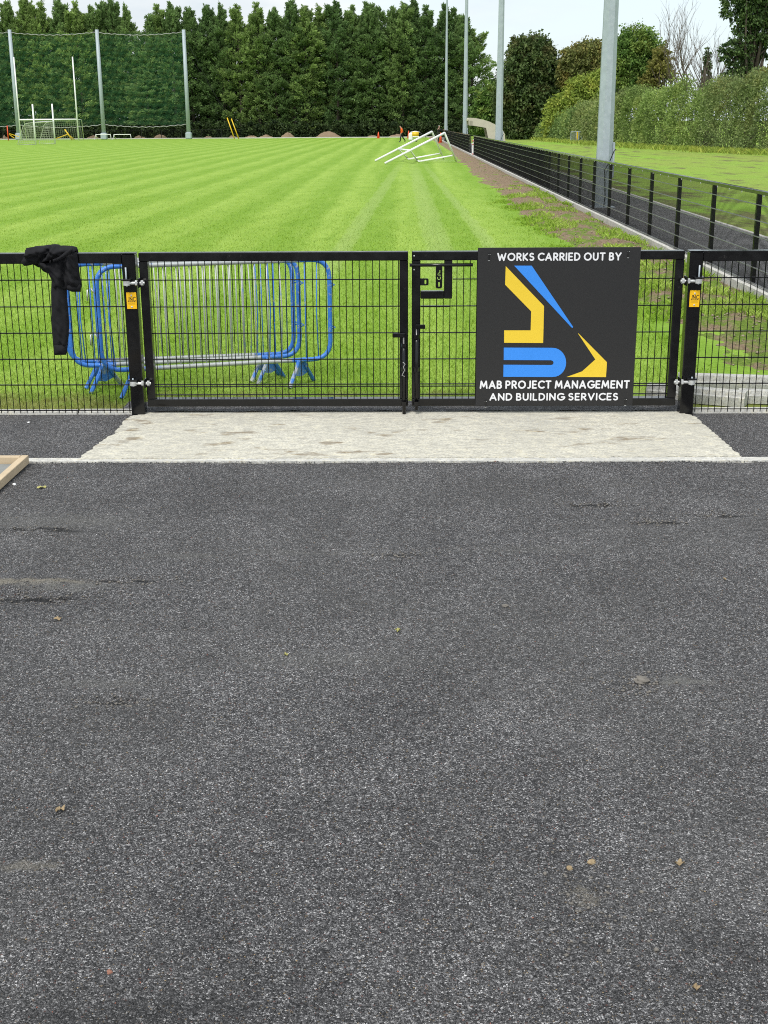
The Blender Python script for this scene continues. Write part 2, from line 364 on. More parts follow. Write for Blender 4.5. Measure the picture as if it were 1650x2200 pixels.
def grassmat(name, blades=False):
    m, t = newmat(name); v = posn(t)
    sep = nd(t, 'SeparateXYZ', {0: v}); x = sep.outputs[0]; y = sep.outputs[1]
    wob = mth(t, 'MULTIPLY', mth(t, 'SUBTRACT', noise(t, mapv(t, v, (.06, .03, 0)), 1, 3), .5), 1.3)
    wob2 = mth(t, 'MULTIPLY', mth(t, 'SUBTRACT', noise(t, mapv(t, v, (1.1, .5, 0), (3, 3, 0)), 1, 4, .65), .5), .6)
    xs = mth(t, 'ADD', mth(t, 'ADD', x, wob), wob2)
    ph = mth(t, 'FRACT', mth(t, 'DIVIDE', xs, 1.72))
    stripe = ramp(t, ph, [(0, .95), (.12, .8), (.32, .62), (.5, .20), (.62, .12), (.82, .25), (.93, .7), (1, .95)])  # mow stripes: light caught by leaning blades, painted as lighter and darker bands
    amp = noise(t, mapv(t, v, (.35, .10, 0), (6, 2, 0)), 1, 3, .6)
    stripe = mth(t, 'MULTIPLY', stripe, ramp(t, amp, [(.25, .55), (.6, 1.0)]))
    big = noise(t, mapv(t, v, (.16, .10, 0), (1, 7, 0)), 1, 4, .6)
    mid = noise(t, mapv(t, v, (1, .55, 0)), 1.9, 5, .65)
    fine = noise(t, v, 24, 5, .72)
    c = mix(t, stripe, (.190, .335, .030), (.345, .49, .088))
    c = mix(t, ramp(t, big, [(.35, 0), (.68, .25)]), c, (.250, .390, .045))
    c = mix(t, ramp(t, mid, [(.33, .35), (.55, 0)]), c, (.150, .280, .020))
    stk = noise(t, mapv(t, v, (2.6, .22, 0), (5, 1, 0)), 1, 5, .7)
    c = mix(t, ramp(t, stk, [(.34, .35), (.5, 0)]), c, (.140, .275, .018))
    c = mix(t, ramp(t, stk, [(.53, 0), (.68, .35)]), c, (.33, .465, .095))
    c = mix(t, ramp(t, mid, [(.57, 0), (.74, .5)]), c, (.310, .440, .085))
    # tyre tracks down the touchline
    for (x0, k, w) in ((-1.15, .020, .22), (1.62, -.0105, .16), (.62, -.0015, .3)):
        xc = mth(t, 'ADD', mth(t, 'MULTIPLY', mth(t, 'SUBTRACT', y, 20), k), x0)
        dd = mth(t, 'ABSOLUTE', mth(t, 'SUBTRACT', mth(t, 'ADD', x, mth(t, 'MULTIPLY', wob2, .55)), xc))
        k2 = ramp(t, dd, [(0, .55), (w * .7, .4), (w, 0)])
        near = ramp(t, mth(t, 'DIVIDE', y, 100.0), [(.16, .0), (.2, 1), (.5, .9), (.8, 0)])
        c = mix(t, mth(t, 'MULTIPLY', k2, near), c, (.34, .45, .14))
    c = mix(t, ramp(t, fine, [(.30, .72), (.52, 0)]), c, (.095, .190, .012))
    c = mix(t, ramp(t, fine, [(.58, 0), (.75, .45)]), c, (.36, .50, .12))
    # thin worn turf along the gate
    worn = mth(t, 'ADD', mth(t, 'MULTIPLY', noise(t, v, 3.2, 4, .65), 1.1), mth(t, 'MULTIPLY', mth(t, 'SUBTRACT', 10.4, y), .55))
    c = mix(t, ramp(t, worn, [(.62, 0), (.88, .62)]), c, (.235, .215, .075))
    if blades:
        a = nd(t, 'Attribute', attribute_name='tint').outputs['Fac']
        c = mix(t, 1.0, c, ramp(t, a, [(0, (.95, .9, .9)), (.5, (1.5, 1.32, 1.6)), (1, (2.1, 1.75, 3.0))]), 'MULTIPLY')
        dif = nd(t, 'BsdfDiffuse', {0: c}); tr = nd(t, 'BsdfTranslucent', {0: c})
        out(t, nd(t, 'MixShader', {0: .35, 1: dif, 2: tr}))
    else:
        b = nd(t, 'Bump', {'Strength': .7, 'Distance': .03, 'Height': fine}).outputs[0]
        out(t, nd(t, 'BsdfPrincipled', {'Base Color': c, 'Roughness': .9, 'Normal': b, 'Specular IOR Level': .15}))
    return m
M['pitch'] = grassmat('pitch_turf'); M['blades'] = grassmat('turf_blades', True)

def vergemat(name):
    m, t = newmat(name); v = posn(t); x = nd(t, 'SeparateXYZ', {0: v}).outputs[0]
    mid = noise(t, mapv(t, v, (1, .4, 1)), .8, 6, .66); fine = noise(t, v, 14, 5, .72); big = noise(t, mapv(t, v, (.12, .05, 1), (2, 3, 1)), 1, 4)
    g = mix(t, ramp(t, big, [(.35, 0), (.65, 1)]), (.29, .36, .08), (.25, .45, .05))
    g = mix(t, ramp(t, fine, [(.32, .7), (.55, 0)]), g, (.11, .17, .025))
    s = mix(t, ramp(t, fine, [(.3, 0), (.7, 1)]), (.075, .058, .038), (.19, .15, .095))
    k = mth(t, 'ADD', mid, ramp(t, mth(t, 'DIVIDE', mth(t, 'SUBTRACT', x, 6.8), 10.0), [(0, .13), (.14, .06), (.30, -.0), (.6, -.05 + .05), (1, .02)]))
    c = mix(t, ramp(t, k, [(.54, 0), (.66, .8)]), g, s)
    b = nd(t, 'Bump', {'Strength': .8, 'Distance': .05, 'Height': fine}).outputs[0]
    out(t, nd(t, 'BsdfPrincipled', {'Base Color': c, 'Roughness': .95, 'Normal': b, 'Specular IOR Level': .1})); return m
M['verge'] = vergemat('verge_turf')
def soilmat(name, green=.5):
    m, t = newmat(name); v = posn(t)
    mid = noise(t, mapv(t, v, (1, .7, 1), (2.4, .3, 0)), 1.6, 6, .68); fine = noise(t, v, 26, 6, .74); st = noise(t, v, 9, 4, .6)
    s = mix(t, ramp(t, fine, [(.3, 0), (.72, 1)]), (.13, .092, .06), (.37, .275, .185))
    s = mix(t, ramp(t, st, [(.60, 0), (.72, .7)]), s, (.36, .285, .195))
    if green:
        g = mix(t, ramp(t, fine, [(.35, 0), (.65, 1)]), (.07, .15, .012), (.21, .30, .045))
        y = nd(t, 'SeparateXYZ', {0: v}).outputs[1]
        k = mth(t, 'SUBTRACT', mid, ramp(t, mth(t, 'DIVIDE', y, 100.0), [(.1, .0), (.25, .03), (.36, .10), (.7, .12)]))
        s = mix(t, ramp(t, k, [(.44, 0), (.53, .9)]), s, g)
    b = nd(t, 'Bump', {'Strength': 1.0, 'Distance': .03, 'Height': fine}).outputs[0]
    out(t, nd(t, 'BsdfPrincipled', {'Base Color': s, 'Roughness': .95, 'Normal': b, 'Specular IOR Level': .1})); return m
M['soil'] = soilmat('soil'); M['mound'] = soilmat('mound_soil', 0)

def foliage(name, dark, light, tip=None, trans=.25):
    m, t = newmat(name)
    a = nd(t, 'Attribute', attribute_name='tint').outputs['Fac']
    n = noise(t, objc(t), .55, 3, .6)
    c = mix(t, a, dark, light)
    orn = nd(t, 'ObjectInfo').outputs['Random']
    c = mix(t, 1.0, c, ramp(t, orn, [(0, (.72, .78, .80)), (.5, (1, 1, 1)), (1, (1.3, 1.2, 1.05))]), 'MULTIPLY')
    if tip: c = mix(t, ramp(t, n, [(.5, 0), (.68, .8)]), c, tip)
    dif = nd(t, 'BsdfPrincipled', {'Base Color': c, 'Roughness': .75, 'Specular IOR Level': .25}); tr = nd(t, 'BsdfTranslucent', {0: c})
    out(t, nd(t, 'MixShader', {0: trans, 1: dif, 2: tr})); return m
M['ley'] = foliage('leyland_foliage', (.066, .120, .040), (.37, .53, .19), None, .45)
M['hedge'] = foliage('bramble_foliage', (.105, .145, .05), (.33, .41, .15), (.30, .31, .11), .35)
M['hedge2'] = foliage('hedge_foliage_olive', (.105, .155, .045), (.32, .44, .13), (.33, .40, .11), .35)
M['willow'] = foliage('willow_foliage', (0.182, 0.255, 0.046), (0.420, 0.510, 0.100), (0.474, 0.474, 0.092), .35)
M['darktree'] = foliage('dark_tree_foliage', (.055, .092, .028), (.175, .235, .075), (.17, .16, .06))
M['olivetree'] = foliage('olive_tree_foliage', (0.112, 0.132, 0.041), (0.304, 0.313, 0.101), (0.365, 0.284, 0.081), .3)
M['greentree'] = foliage('green_tree_foliage', (0.072, 0.142, 0.032), (0.243, 0.385, 0.092), (0.304, 0.365, 0.081), .3)
M['yellowtree'] = foliage('yellow_tree_foliage', (.22, .21, .055), (.46, .41, .12), None, .45)
M['ivy'] = foliage('ivy_foliage', (0.039, 0.078, 0.024), (0.132, 0.203, 0.062), None, .2)
M['undergrowth'] = foliage('undergrowth_foliage', (.012, .026, .010), (.055, .090, .032), None, .2)
M['chips'] = None
def chipmat():
    m, t = newmat('stone_chips'); a = nd(t, 'Attribute', attribute_name='tint').outputs['Fac']
    c = ramp(t, a, [(0, (.05, .05, .052)), (.3, (.11, .11, .112)), (.62, (.22, .22, .22)), (.86, (.42, .41, .40)), (.9, (.30, .22, .12)), (.955, (.33, .13, .09)), (.97, (.45, .45, .46))], 'CONSTANT')
    out(t, nd(t, 'BsdfPrincipled', {'Base Color': c, 'Roughness': .7})); return m
M['chips'] = chipmat()
def barriermat():       # blue painted ends worn through to galvanised steel in the middle
    m, t = newmat('worn_blue_barrier_paint'); v = objc(t); x = nd(t, 'SeparateXYZ', {0: v}).outputs[0]
    ax = mth(t, 'ABSOLUTE', x); n = noise(t, v, 11, 5, .65); n2 = noise(t, v, 38, 4, .7)
    k = mth(t, 'ADD', ax, mth(t, 'MULTIPLY', mth(t, 'SUBTRACT', n, .5), .75))
    paint = mth(t, 'MULTIPLY', ramp(t, k, [(.56, 0), (.66, 1)]), ramp(t, n2, [(.60, 1), (.655, 0)]))
    blue = mix(t, n, (.022, .13, .50), (.06, .25, .74))
    c = mix(t, paint, (.45, .47, .46), blue)
    out(t, nd(t, 'BsdfPrincipled', {'Base Color': c, 'Roughness': .45, 'Metallic': mth(t, 'MULTIPLY', mth(t, 'SUBTRACT', 1.0, paint), .3)})); return m
M['barrier'] = barriermat()

# ------------------------------------------------------------------ ground
def grid(x0, x1, y0, y1, nx, ny, zf):
    X, Y = np.meshgrid(np.linspace(x0, x1, nx), np.linspace(y0, y1, ny)); Z = zf(X, Y)
    V = np.stack([X.ravel(), Y.ravel(), Z.ravel()], 1); i = np.arange(nx * ny).reshape(ny, nx)
    return V, np.stack([i[:-1, :-1].ravel(), i[:-1, 1:].ravel(), i[1:, 1:].ravel(), i[1:, :-1].ravel()], 1)
def struct(name, V, F, mat, smooth=True):
    return tag(link(name, mesh_from(name, V, F, smooth=smooth), None, mat), kind='structure')
flat = lambda z: (lambda X, Y: X * 0 + z)
V, F = grid(-3000, 3000, -60, 5000, 2, 2, flat(-.16)); struct('ground', V, F, M['verge'])
# pitch: level turf
V, F = grid(-140, 3.6, 9.515, 188, 90, 160, lambda X, Y: .02 * fbm(X * .12, Y * .09, 3)); struct('pitch', V, F, M['pitch'])
# foreground asphalt, gently uneven, with a few pressed lumps
dents = [(*gp(px, py).xy, r, a) for px, py, r, a in ((80, 1140, .30, .016), (265, 1247, .16, -.018), (60, 1255, .35, .014), (70, 1283, .3, -.016), (245, 1505, .13, -.016),
         (1280, 1085, .18, -.014), (1420, 1120, .2, -.014), (1530, 1105, .25, -.014), (640, 1180, .2, -.008), (1450, 1470, .2, .008), (380, 1190, .22, .008), (1590, 2090, .2, -.008), (1240, 1905, .1, .006))]
def road_z(X, Y):
    Z = .014 * fbm(X * .8, Y * .8, 11) + .010 * fbm(X * 5, Y * 5, 12, 3) + .008 * fbm(X * 16, Y * 16, 15, 2)
    for (x, y, r, a) in dents:
        q = np.exp(-(((X - x) / r) ** 2 + ((Y - y) / (r * .28)) ** 2))
        Z = Z + 1.7 * a * q * (.6 + 2.2 * fbm(X * 13, Y * 26, 17, 3))
    return Z
V, F = grid(-3.6, 3.6, 1.9, 7.985, 250, 280, road_z); struct('asphalt_road', V, F, M['asphalt'])
V, F = grid(-40, 40, -40, 7.985, 3, 3, flat(-.05)); struct('asphalt_apron', V, F, M['asphalt'])
for sx in (-1, 1):
    V, F = grid(sx * 3.6, sx * 40, 1.9, 7.985, 30, 20, flat(0)); struct('asphalt_apron', V, F, M['asphalt'])
V, F = grid(-40, 40, 8.06, 9.47, 400, 40, lambda X, Y: -.002 + .007 * fbm(X * 6, Y * 6, 21, 3)); struct('pavement_asphalt', V, F, M['asphalt'])
V, F = grid(-2.2, 2.25, 9.44, 9.93, 120, 24, lambda X, Y: .022 + .02 * fbm(X * 7, Y * 9, 22, 4) - .10 * np.clip((Y - 9.80) * 6, 0, 1)); struct('gate_threshold_asphalt', V, F, M['asphalt'])
# concrete apron slab with a ragged left edge
lx = [(-2.165, 8.02), (-2.02, 8.28), (-1.965, 8.42), (-1.97, 8.60), (-1.99, 8.74), (-2.13, 8.86), (-2.09, 8.88), (-2.06, 8.98), (-2.075, 9.12), (-2.09, 9.26), (-2.05, 9.40), (-1.90, 9.455)]
lx = [(gp(px, py).x, gp(px, py).y) for px, py in ((170, 990), (205, 963), (225, 948), (240, 938), (258, 934), (245, 931), (262, 918), (268, 908), (280, 899), (300, 894), (318, 890))]
rx = [(gp(px, py).x, gp(px, py).y) for px, py in ((1592, 985), (1565, 962), (1540, 940), (1512, 916), (1497, 902), (1485, 896), (1455, 889))]
poly = [(-2.3, 8.0)] + lx[0:1] + lx[1:] + [(-1.9, 9.462), (2.05, 9.462)] + rx[::-1]
poly = [p for p in lx] + [(lx[-1][0] + .02, 9.465), (rx[-1][0], 9.465)] + rx[::-1]
def ragged(poly, step=.025, amp=.011):
    o = []
    for i in range(len(poly)):
        a, b = Vector(poly[i]), Vector(poly[(i + 1) % len(poly)]); n = max(1, int((b - a).length / step))
        for k in range(n):
            o.append(tuple(a + (b - a) * k / n + Vector((rnd.uniform(-amp, amp), rnd.uniform(-amp, amp)))))
    return o
mb = MB(); mb.prism(ragged(poly), lambda p: (p[0], p[1], .016), lambda p: (p[0], p[1], -.1)); sb = mb.build('concrete_slab', M['slab']); fix_normals(sb); tag(sb, kind='structure')
mb = MB()
n = 160
top = [(-40 + 80 * i / n) for i in range(n + 1)]
edge = [(-40, 7.975), (-3.2, 7.975)] + [(-3.2 + i * .04, 7.982 + .03 * (fbm(np.array([i * .35]), np.array([.5]), 5)[0])) for i in range(1, 150)] + [(2.9, 7.975), (40, 7.975), (40, 8.075), (-40, 8.075)]
mb.prism(edge, lambda p: (p[0], p[1], .0115), lambda p: (p[0], p[1], -.1)); kb = mb.build('kerb_strip', M['kerb']); fix_normals(kb); tag(kb, kind='structure')
for a, b in ((-40, -2.06), (2.17, 4.55)):
    x = a
    while x < b - .01:       # edging units with open joints
        x2 = min(x + .914, b); mb = MB(); mb.box((x + .004, 9.436, -.1), (x2 - .004, 9.513, .028 + rnd.uniform(-.003, .003)), .006)
        if x2 > -6: tag(mb.build('kerb_edging', M['kerb']), kind='structure')
        x = x2
# soil bank between pitch and fence
def soil_z(X, Y):
    edge = np.clip((X - (2.78 + .75 * fbm(Y * .35, Y * 0 + 2, 31, 4) + .75 * np.clip((Y - 55) / 40, 0, 1) + .5 * np.clip((13 - Y) / 3, 0, 1))) / .5, -1, 1)
    bumps = .15 * fbm(X * 2.1, Y * 1.3, 32, 5) + .09 * fbm(X * 7, Y * 6, 37, 4) + .05 * fbm(X * 17, Y * 15, 38, 2)
    return -.03 + .07 * edge + bumps * np.clip((edge + 1) / 1.6, 0, 1) * np.clip((4.65 - X) / .5, .25, 1) - .10 * np.clip((X - 4.2) / .36, 0, 1)
V, F = grid(1.6, 4.56, 9.9, 92, 90, 900, soil_z); struct('soil_bank', V, F, M['soil'])
V, F = grid(1.9, 4.56, 92, 190, 30, 160, soil_z); struct('soil_bank', V, F, M['soil'])
# path with its two edgings and the rough verge
V, F = grid(4.66, 6.80, 9.5, 190, 12, 200, lambda X, Y: .02 + .01 * fbm(X, Y, 8)); struct('path', V, F, M['path'])
V, F = grid(6.88, 140, 9.5, 400, 120, 240, lambda X, Y: .02 + .22 * fbm(X * .35, Y * .25, 41, 4) * np.clip((X - 6.8) / 2, 0, 1) + .0 * X); struct('verge', V, F, M['verge'])
for nm, x0, x1, h in (('kerb_edging', 4.535, 4.655, .065), ('kerb_edging', 6.80, 6.87, .05)):
    y = 9.52
    while y < 188:
        st = 2.5 if y < 60 else 12.5
        mb = MB(); mb.box((x0, y + .004, -.12), (x1, y + st - .004, h + rnd.uniform(-.004, .004)), .008); tag(mb.build(nm, M['kerb']), kind='structure'); y += st
mb = MB(); mb.box((-140, 188.0, -.1), (4.5, 188.25, .12), .02); tag(mb.build('kerb_edging', M['kerb']), kind='structure')

# stuff on the ground: loose chippings, turf blades, stones in the soil
rg = np.random.default_rng(3)
def chips(n, xy, zf, s0, s1, name, mat, label, cat):
    x, y = xy(n); z = zf(x, y); n = len(x)
    base = np.array([[1, 0, 0], [0, 1, 0], [-1, 0, 0], [0, -1, 0], [0, 0, .8], [0, 0, -.6]], float)
    Fb = np.array([[0, 1, 4], [1, 2, 4], [2, 3, 4], [3, 0, 4], [1, 0, 5], [2, 1, 5], [3, 2, 5], [0, 3, 5]])
    s = s0 + (s1 - s0) * rg.random(n) ** 2.2; a = rg.random(n) * 6.28; asp = .55 + .45 * rg.random(n)
    P = base[None] * (1 + .35 * (rg.random((n, 6, 1)) - .5)); P = P * np.stack([s, s * asp, s * .6], 1)[:, None, :]
    X = P[..., 0] * np.cos(a)[:, None] - P[..., 1] * np.sin(a)[:, None]; Yy = P[..., 0] * np.sin(a)[:, None] + P[..., 1] * np.cos(a)[:, None]
    V = np.stack([X + x[:, None], Yy + y[:, None], P[..., 2] + z[:, None]], -1).reshape(-1, 3)
    F = (Fb[None] + (np.arange(n) * 6)[:, None, None]).reshape(-1, 3)
    o = link(name, mesh_from(name, V, F, np.repeat(rg.random(n), 6)), None, mat); return tag(o, label, cat, kind='stuff')
def near_xy(n):
    y = 2.3 + 5.6 * rg.random(n) ** 1.5; hw = .45 + y * .34; return (rg.random(n) * 2 - 1) * hw, y
chips(26000, near_xy, lambda x, y: road_z(x, y) + .0006, .0012, .0040, 'loose_chippings', M['chips'], 'fine pale chippings scattered over the dark asphalt', 'gravel')
def crumb_xy(n):
    m_ = [(q[0], q[1], q[2], q[3]) for q in MARKS if q[5] is TAR and q[1] < 1600] + [(1378, 1472, .10, .05), (1250, 1925, .10, .09), (40, 1262, .3, .08)]; k = rg.integers(0, len(m_), n); c_ = [gp(q[0], q[1]) for q in m_]
    return np.array([c_[i].x + rg.normal() * m_[i][2] * .8 for i in k]), np.array([c_[i].y + rg.normal() * m_[i][3] * 1.6 for i in k])
chips(900, crumb_xy, lambda x, y: road_z(x, y) + .002, .003, .012, 'tarmac_crumbs', M['clod'], 'crumbs of loose tarmac and mud round the scuffs on the asphalt', 'debris')
def slabedge_xy(n): return rg.uniform(-3, 2.9, n), 7.985 + rg.normal(0, .018, n)
chips(1500, slabedge_xy, lambda x, y: x * 0 + .008, .002, .009, 'edge_grit', M['chips'], 'dark grit spilled along the front edge of the concrete slab', 'gravel')
def soil_xy(n):
    y = 10 + 80 * rg.random(n) ** 2.2; x = 2.9 + 1.65 * rg.random(n) ** .6; return x, y
chips(5200, soil_xy, lambda x, y: soil_z(x, y) + .008, .006, .034, 'soil_stones', M['stone'], 'stones and clods on the bare soil along the fence', 'rubble')
def blades(n, xf, zf, h0, h1, w, name, label):
    x, y = xf(n); n = len(x); z = zf(x, y)
    h = h0 + (h1 - h0) * rg.random(n); a = rg.random(n) * 6.28; lean = .35 + .8 * rg.random(n); la = rg.random(n) * 6.28
    ww = w * (1 + y / 16)
    V = np.empty((n, 4, 3)); dx, dy = np.cos(a) * ww / 2, np.sin(a) * ww / 2
    V[:, 0] = np.stack([x - dx, y - dy, z - .004], 1); V[:, 1] = np.stack([x + dx, y + dy, z - .004], 1)
    mx, my = x + np.cos(la) * h * lean * .35, y + np.sin(la) * h * lean * .35
    V[:, 2] = np.stack([mx + dx * .7, my + dy * .7, z + h * .62], 1)
    V[:, 3] = np.stack([x + np.cos(la) * h * lean, y + np.sin(la) * h * lean, z + h], 1)
    i = np.arange(n) * 4; F = np.concatenate([np.stack([i, i + 1, i + 2], 1), np.stack([i, i + 2, i + 3], 1)])
    o = link(name, mesh_from(name, V.reshape(-1, 3), F, np.repeat(rg.random(n), 4)), None, M['blades'])
    return tag(o, label, 'grass', kind='stuff')
def turf_xy(n):
    y = 9.56 - 10.5 * np.log(1 - .996 * rg.random(n)); x = (rg.random(n) * 2 - 1) * (1.0 + y * .30); k = (x < 2.7 + .5 * fbm(y * .8, y * 0, 31, 4)) & ((y > 9.9 + .1 * fbm(x * 5, y, 61)) | (abs(x) > 2.2)) & ((y > 10.3) | (x < 1.85)); return x[k], y[k]
pz = lambda x, y: .02 * fbm(x * .12, y * .09, 3)
blades(200000, turf_xy, pz, .012, .036, .0034, 'turf_grass', 'short mown grass of the pitch behind the gate')
def tuft_xy(n):
    y = 9.95 + 34 * rg.random(n) ** 1.6; x = 2.2 + 2.3 * rg.random(n); k = fbm(x * 1.5, y * 1.1, 51, 4) + .10 * (y < 11.5) > .015 + .045 * (x > 3.3); k &= (y > 10.35) | (x < 1.85); return x[k], y[k]
blades(60000, tuft_xy, soil_z, .03, .10, .005, 'rough_grass', 'rough grass tufts growing on the soil beside the fence')

# ------------------------------------------------------------------ trees and hedges
def kites(P, D, L, Wd, rg, droop=.3, twist=1.0):
    """leaf-sized kites: base P, direction D (unit), length L, width Wd"""
    n = len(P); up = rg.normal(size=(n, 3)) * twist; up[:, 2] += .6
    s = np.cross(D, up); s /= np.linalg.norm(s, axis=1, keepdims=True) + 1e-9
    mid = P + D * (L * .45)[:, None]; tip = P + D * L[:, None]; tip[:, 2] -= droop * L
    V = np.stack([P, mid + s * (Wd / 2)[:, None], tip, mid - s * (Wd / 2)[:, None]], 1).reshape(-1, 3)
    return V, (np.arange(n)[:, None] * 4 + np.arange(4)[None])
def unit(a): return a / (np.linalg.norm(a, axis=1, keepdims=True) + 1e-9)
def leyland(seed, H, Rm):
    rg = np.random.default_rng(seed); nc = 430
    t = np.concatenate([rg.random(nc - 90) ** .95, .80 + .2 * rg.random(90)]); ang = rg.random(nc) * 6.283
    lobes = .82 + .25 * np.sin(ang * 3 + t * 9 + seed) * .6
    prof = np.minimum(1, ((1 - t) * 3.6)) ** .8 * (.86 + .14 * np.sin(t * 40 + seed)) * np.minimum(1, .62 + t * 2.2)
    leaders = [(0, 0, 1.0)] + [(rg.uniform(-.5, .5) * Rm, rg.uniform(-.5, .5) * Rm, rg.uniform(.88, .97)) for _ in range(3)]
    rad = Rm * prof * lobes * (.55 + .42 * rg.random(nc) ** .6)
    c = np.stack([np.cos(ang) * rad, np.sin(ang) * rad, t * H], 1)
    for k in range(nc):         # crown top splits into leaders
        if t[k] > .78:
            l = leaders[rg.integers(0, 4)]; f = (t[k] - .78) / .22
            c[k] = (l[0] * f * .9 + c[k, 0] * (1 - f) ** 1.2, l[1] * f * .9 + c[k, 1] * (1 - f) ** 1.2, min(c[k, 2], H * l[2] * (.99 - .03 * rg.random())))
    tint = np.clip(rg.normal(.45, .2, nc), 0, 1); ns = 58; topk = t > .80
    el = np.where(topk, 1.5, .30 + .5 * t + .3 * rg.random(nc)); ax = unit(np.stack([np.cos(ang) + .12, np.sin(ang), el], 1))
    BL = np.where(topk, .7 + .7 * rg.random(nc), 1.1 + 1.0 * rg.random(nc)); lat = unit(np.cross(ax, np.array([0, 0, 1.0]) + .25 * rg.normal(size=(nc, 3))))
    nrm = np.cross(lat, ax)
    sgm = rg.random((nc, ns)) ** .8; wd = np.where(topk, .16, .55)[:, None] * (1.05 - sgm) ** .6 * BL[:, None] * .75; off = (rg.random((nc, ns)) * 2 - 1)
    P = c[:, None] + ax[:, None] * (sgm * BL[:, None] - .55 * BL[:, None])[..., None] + lat[:, None] * (off * wd)[..., None] + nrm[:, None] * (rg.normal(size=(nc, ns)) * .10 - .12 * off ** 2)[..., None]
    P[..., 2] -= .16 * sgm ** 2 * BL[:, None] * (~topk)[:, None]
    D = ax[:, None] * 1.0 + lat[:, None] * (off * .8)[..., None] + .35 * rg.normal(size=(nc, ns, 3)) + np.array([.06, 0, .08])
    P = P.reshape(-1, 3); D = unit(D.reshape(-1, 3)); L = .20 + .30 * rg.random(len(P)); L *= np.repeat(np.where(topk, .85, 1.0), ns)
    V, F = kites(P, D, L * 1.15, L * (.30 + .2 * rg.random(len(P))), rg, .12, .7)
    tv = np.repeat(np.clip(np.repeat(tint, ns) + .22 * (sgm.ravel() - .5) + rg.normal(0, .12, len(P)), 0, 1), 4).reshape(-1, 4)
    tv = tv * .8; tv[:, 2] += .2
    crown = mesh_from('crown', V, F, tv.ravel())
    mb = MB(); mb.tube([(0, 0, -.3), (.05, 0, H * .3), (0, .06, H * .7), (.05, 0, H * .93)], [.26, .2, .11, .03], 7)
    for i in range(26):
        z = rg.uniform(.6, H * .85); a = rg.random() * 6.28; r = Rm * .7 * min(1, (1 - z / H) * 2)
        mb.tube([(0, 0, z), (math.cos(a) * r, math.sin(a) * r, z + .25 * r)], [.05, .015], 4)
    tr = bpy.data.meshes.new('trunk'); tr.from_pydata(mb.V, [], mb.F); tr.update()
    return crown, tr
leys = [leyland(100 + i, 17.5, 3.5) for i in range(6)]
for c, t in leys: c.materials.append(M['ley']); t.materials.append(M['bark'])
def ley_tree(px, ytop, Y, label, sc=1.0, var=0):
    p = at(px, 297, Y); top_z = at(px, ytop, Y).z
    o = thing('conifer_tree', label, 'tree', (p.x, Y, -.1), 'conifers in the tall row behind the pitch', rnd.uniform(0, 6.28))
    s = top_z / 17.5
    for nm, me in zip(('crown', 'trunk'), leys[var % 6]):
        q = link(nm, me, o)
    w = sc * rnd.uniform(.95, 1.12); o.scale = (w, w, s)
    return o
row = []
px = -70
tops = [(0, 18), (40, 0), (76, -6), (110, 2), (145, -2), (182, 6), (215, 12), (240, 2), (257, -2), (286, 10), (334, 30), (352, 12), (380, 4), (418, 14), (455, 10), (485, 8), (520, 10), (560, 8), (597, 16), (633, -2), (660, 12), (690, 12), (727, 2), (760, 14), (790, 4), (800, 6), (845, 14), (866, 8), (888, -2), (914, 14), (953, 8), (990, 30), (1012, 62)]
lab = {9: 'conifer with a narrow tip at the left edge of the gap in the row', 10: 'conifer with a blunt top at the right edge of the gap in the row', 32: 'shorter last conifer at the right end of the row, behind the lighting columns', 31: 'second last conifer of the row, right of the farthest lighting column'}
for i, (px, yt) in enumerate([(-60 - 36 * j, 2 + 5 * (j % 4)) for j in range(8, 0, -1)] + [(-60, 5), (-25, 12)] + tops):
    k = i - 10; Y = 199 + rnd.uniform(-1.2, 1.2)
    sc = .95
    if k == 9: sc = .78
    if k == 10: sc = .86
    if k >= 31: sc = 1.0
    nth = ('first', 'second', 'third', 'fourth', 'fifth', 'sixth', 'seventh', 'eighth', 'ninth', 'tenth', 'eleventh', 'twelfth', 'thirteenth', 'fourteenth', 'fifteenth', 'sixteenth', 'seventeenth', 'eighteenth', 'nineteenth', 'twentieth', 'twenty-first', 'twenty-second', 'twenty-third')
    ley_tree(px, yt, Y, lab.get(k, 'tall dark green conifer, %s of the row counted leftwards from the gap' % nth[9 - k] if k < 9 else 'tall dark green conifer, %s of the row counted rightwards from the gap' % nth[k - 10]), sc, i)
for i, px_ in enumerate(range(-40, 290, 42)): ley_tree(px_, 30 + 12 * (i % 3), 203, 'conifer of the second rank behind the netting, showing between tops, %s one' % ('leftmost', 'second', 'third', 'fourth', 'fifth', 'sixth', 'seventh', 'eighth')[i], 1.1, i)
for i, px_ in enumerate(range(350, 1000, 42)): ley_tree(px_, 32 + 12 * (i % 3), 203, 'second rank conifer behind the far end row, %s of that rank counted from the gap' % ('first', 'second', 'third', 'fourth', 'fifth', 'sixth', 'seventh', 'eighth', 'ninth', 'tenth', 'eleventh', 'twelfth', 'thirteenth', 'fourteenth', 'fifteenth', 'sixteenth')[i], 1.1, i + 2)
# low filling conifers in the gap and a dark hedge under the row
ley_tree(310, 118, 199, 'short conifer filling the bottom of the gap in the row', 1.0, 3)
ley_tree(322, 150, 196.5, 'lowest young conifer standing in the gap of the row', .9, 5)

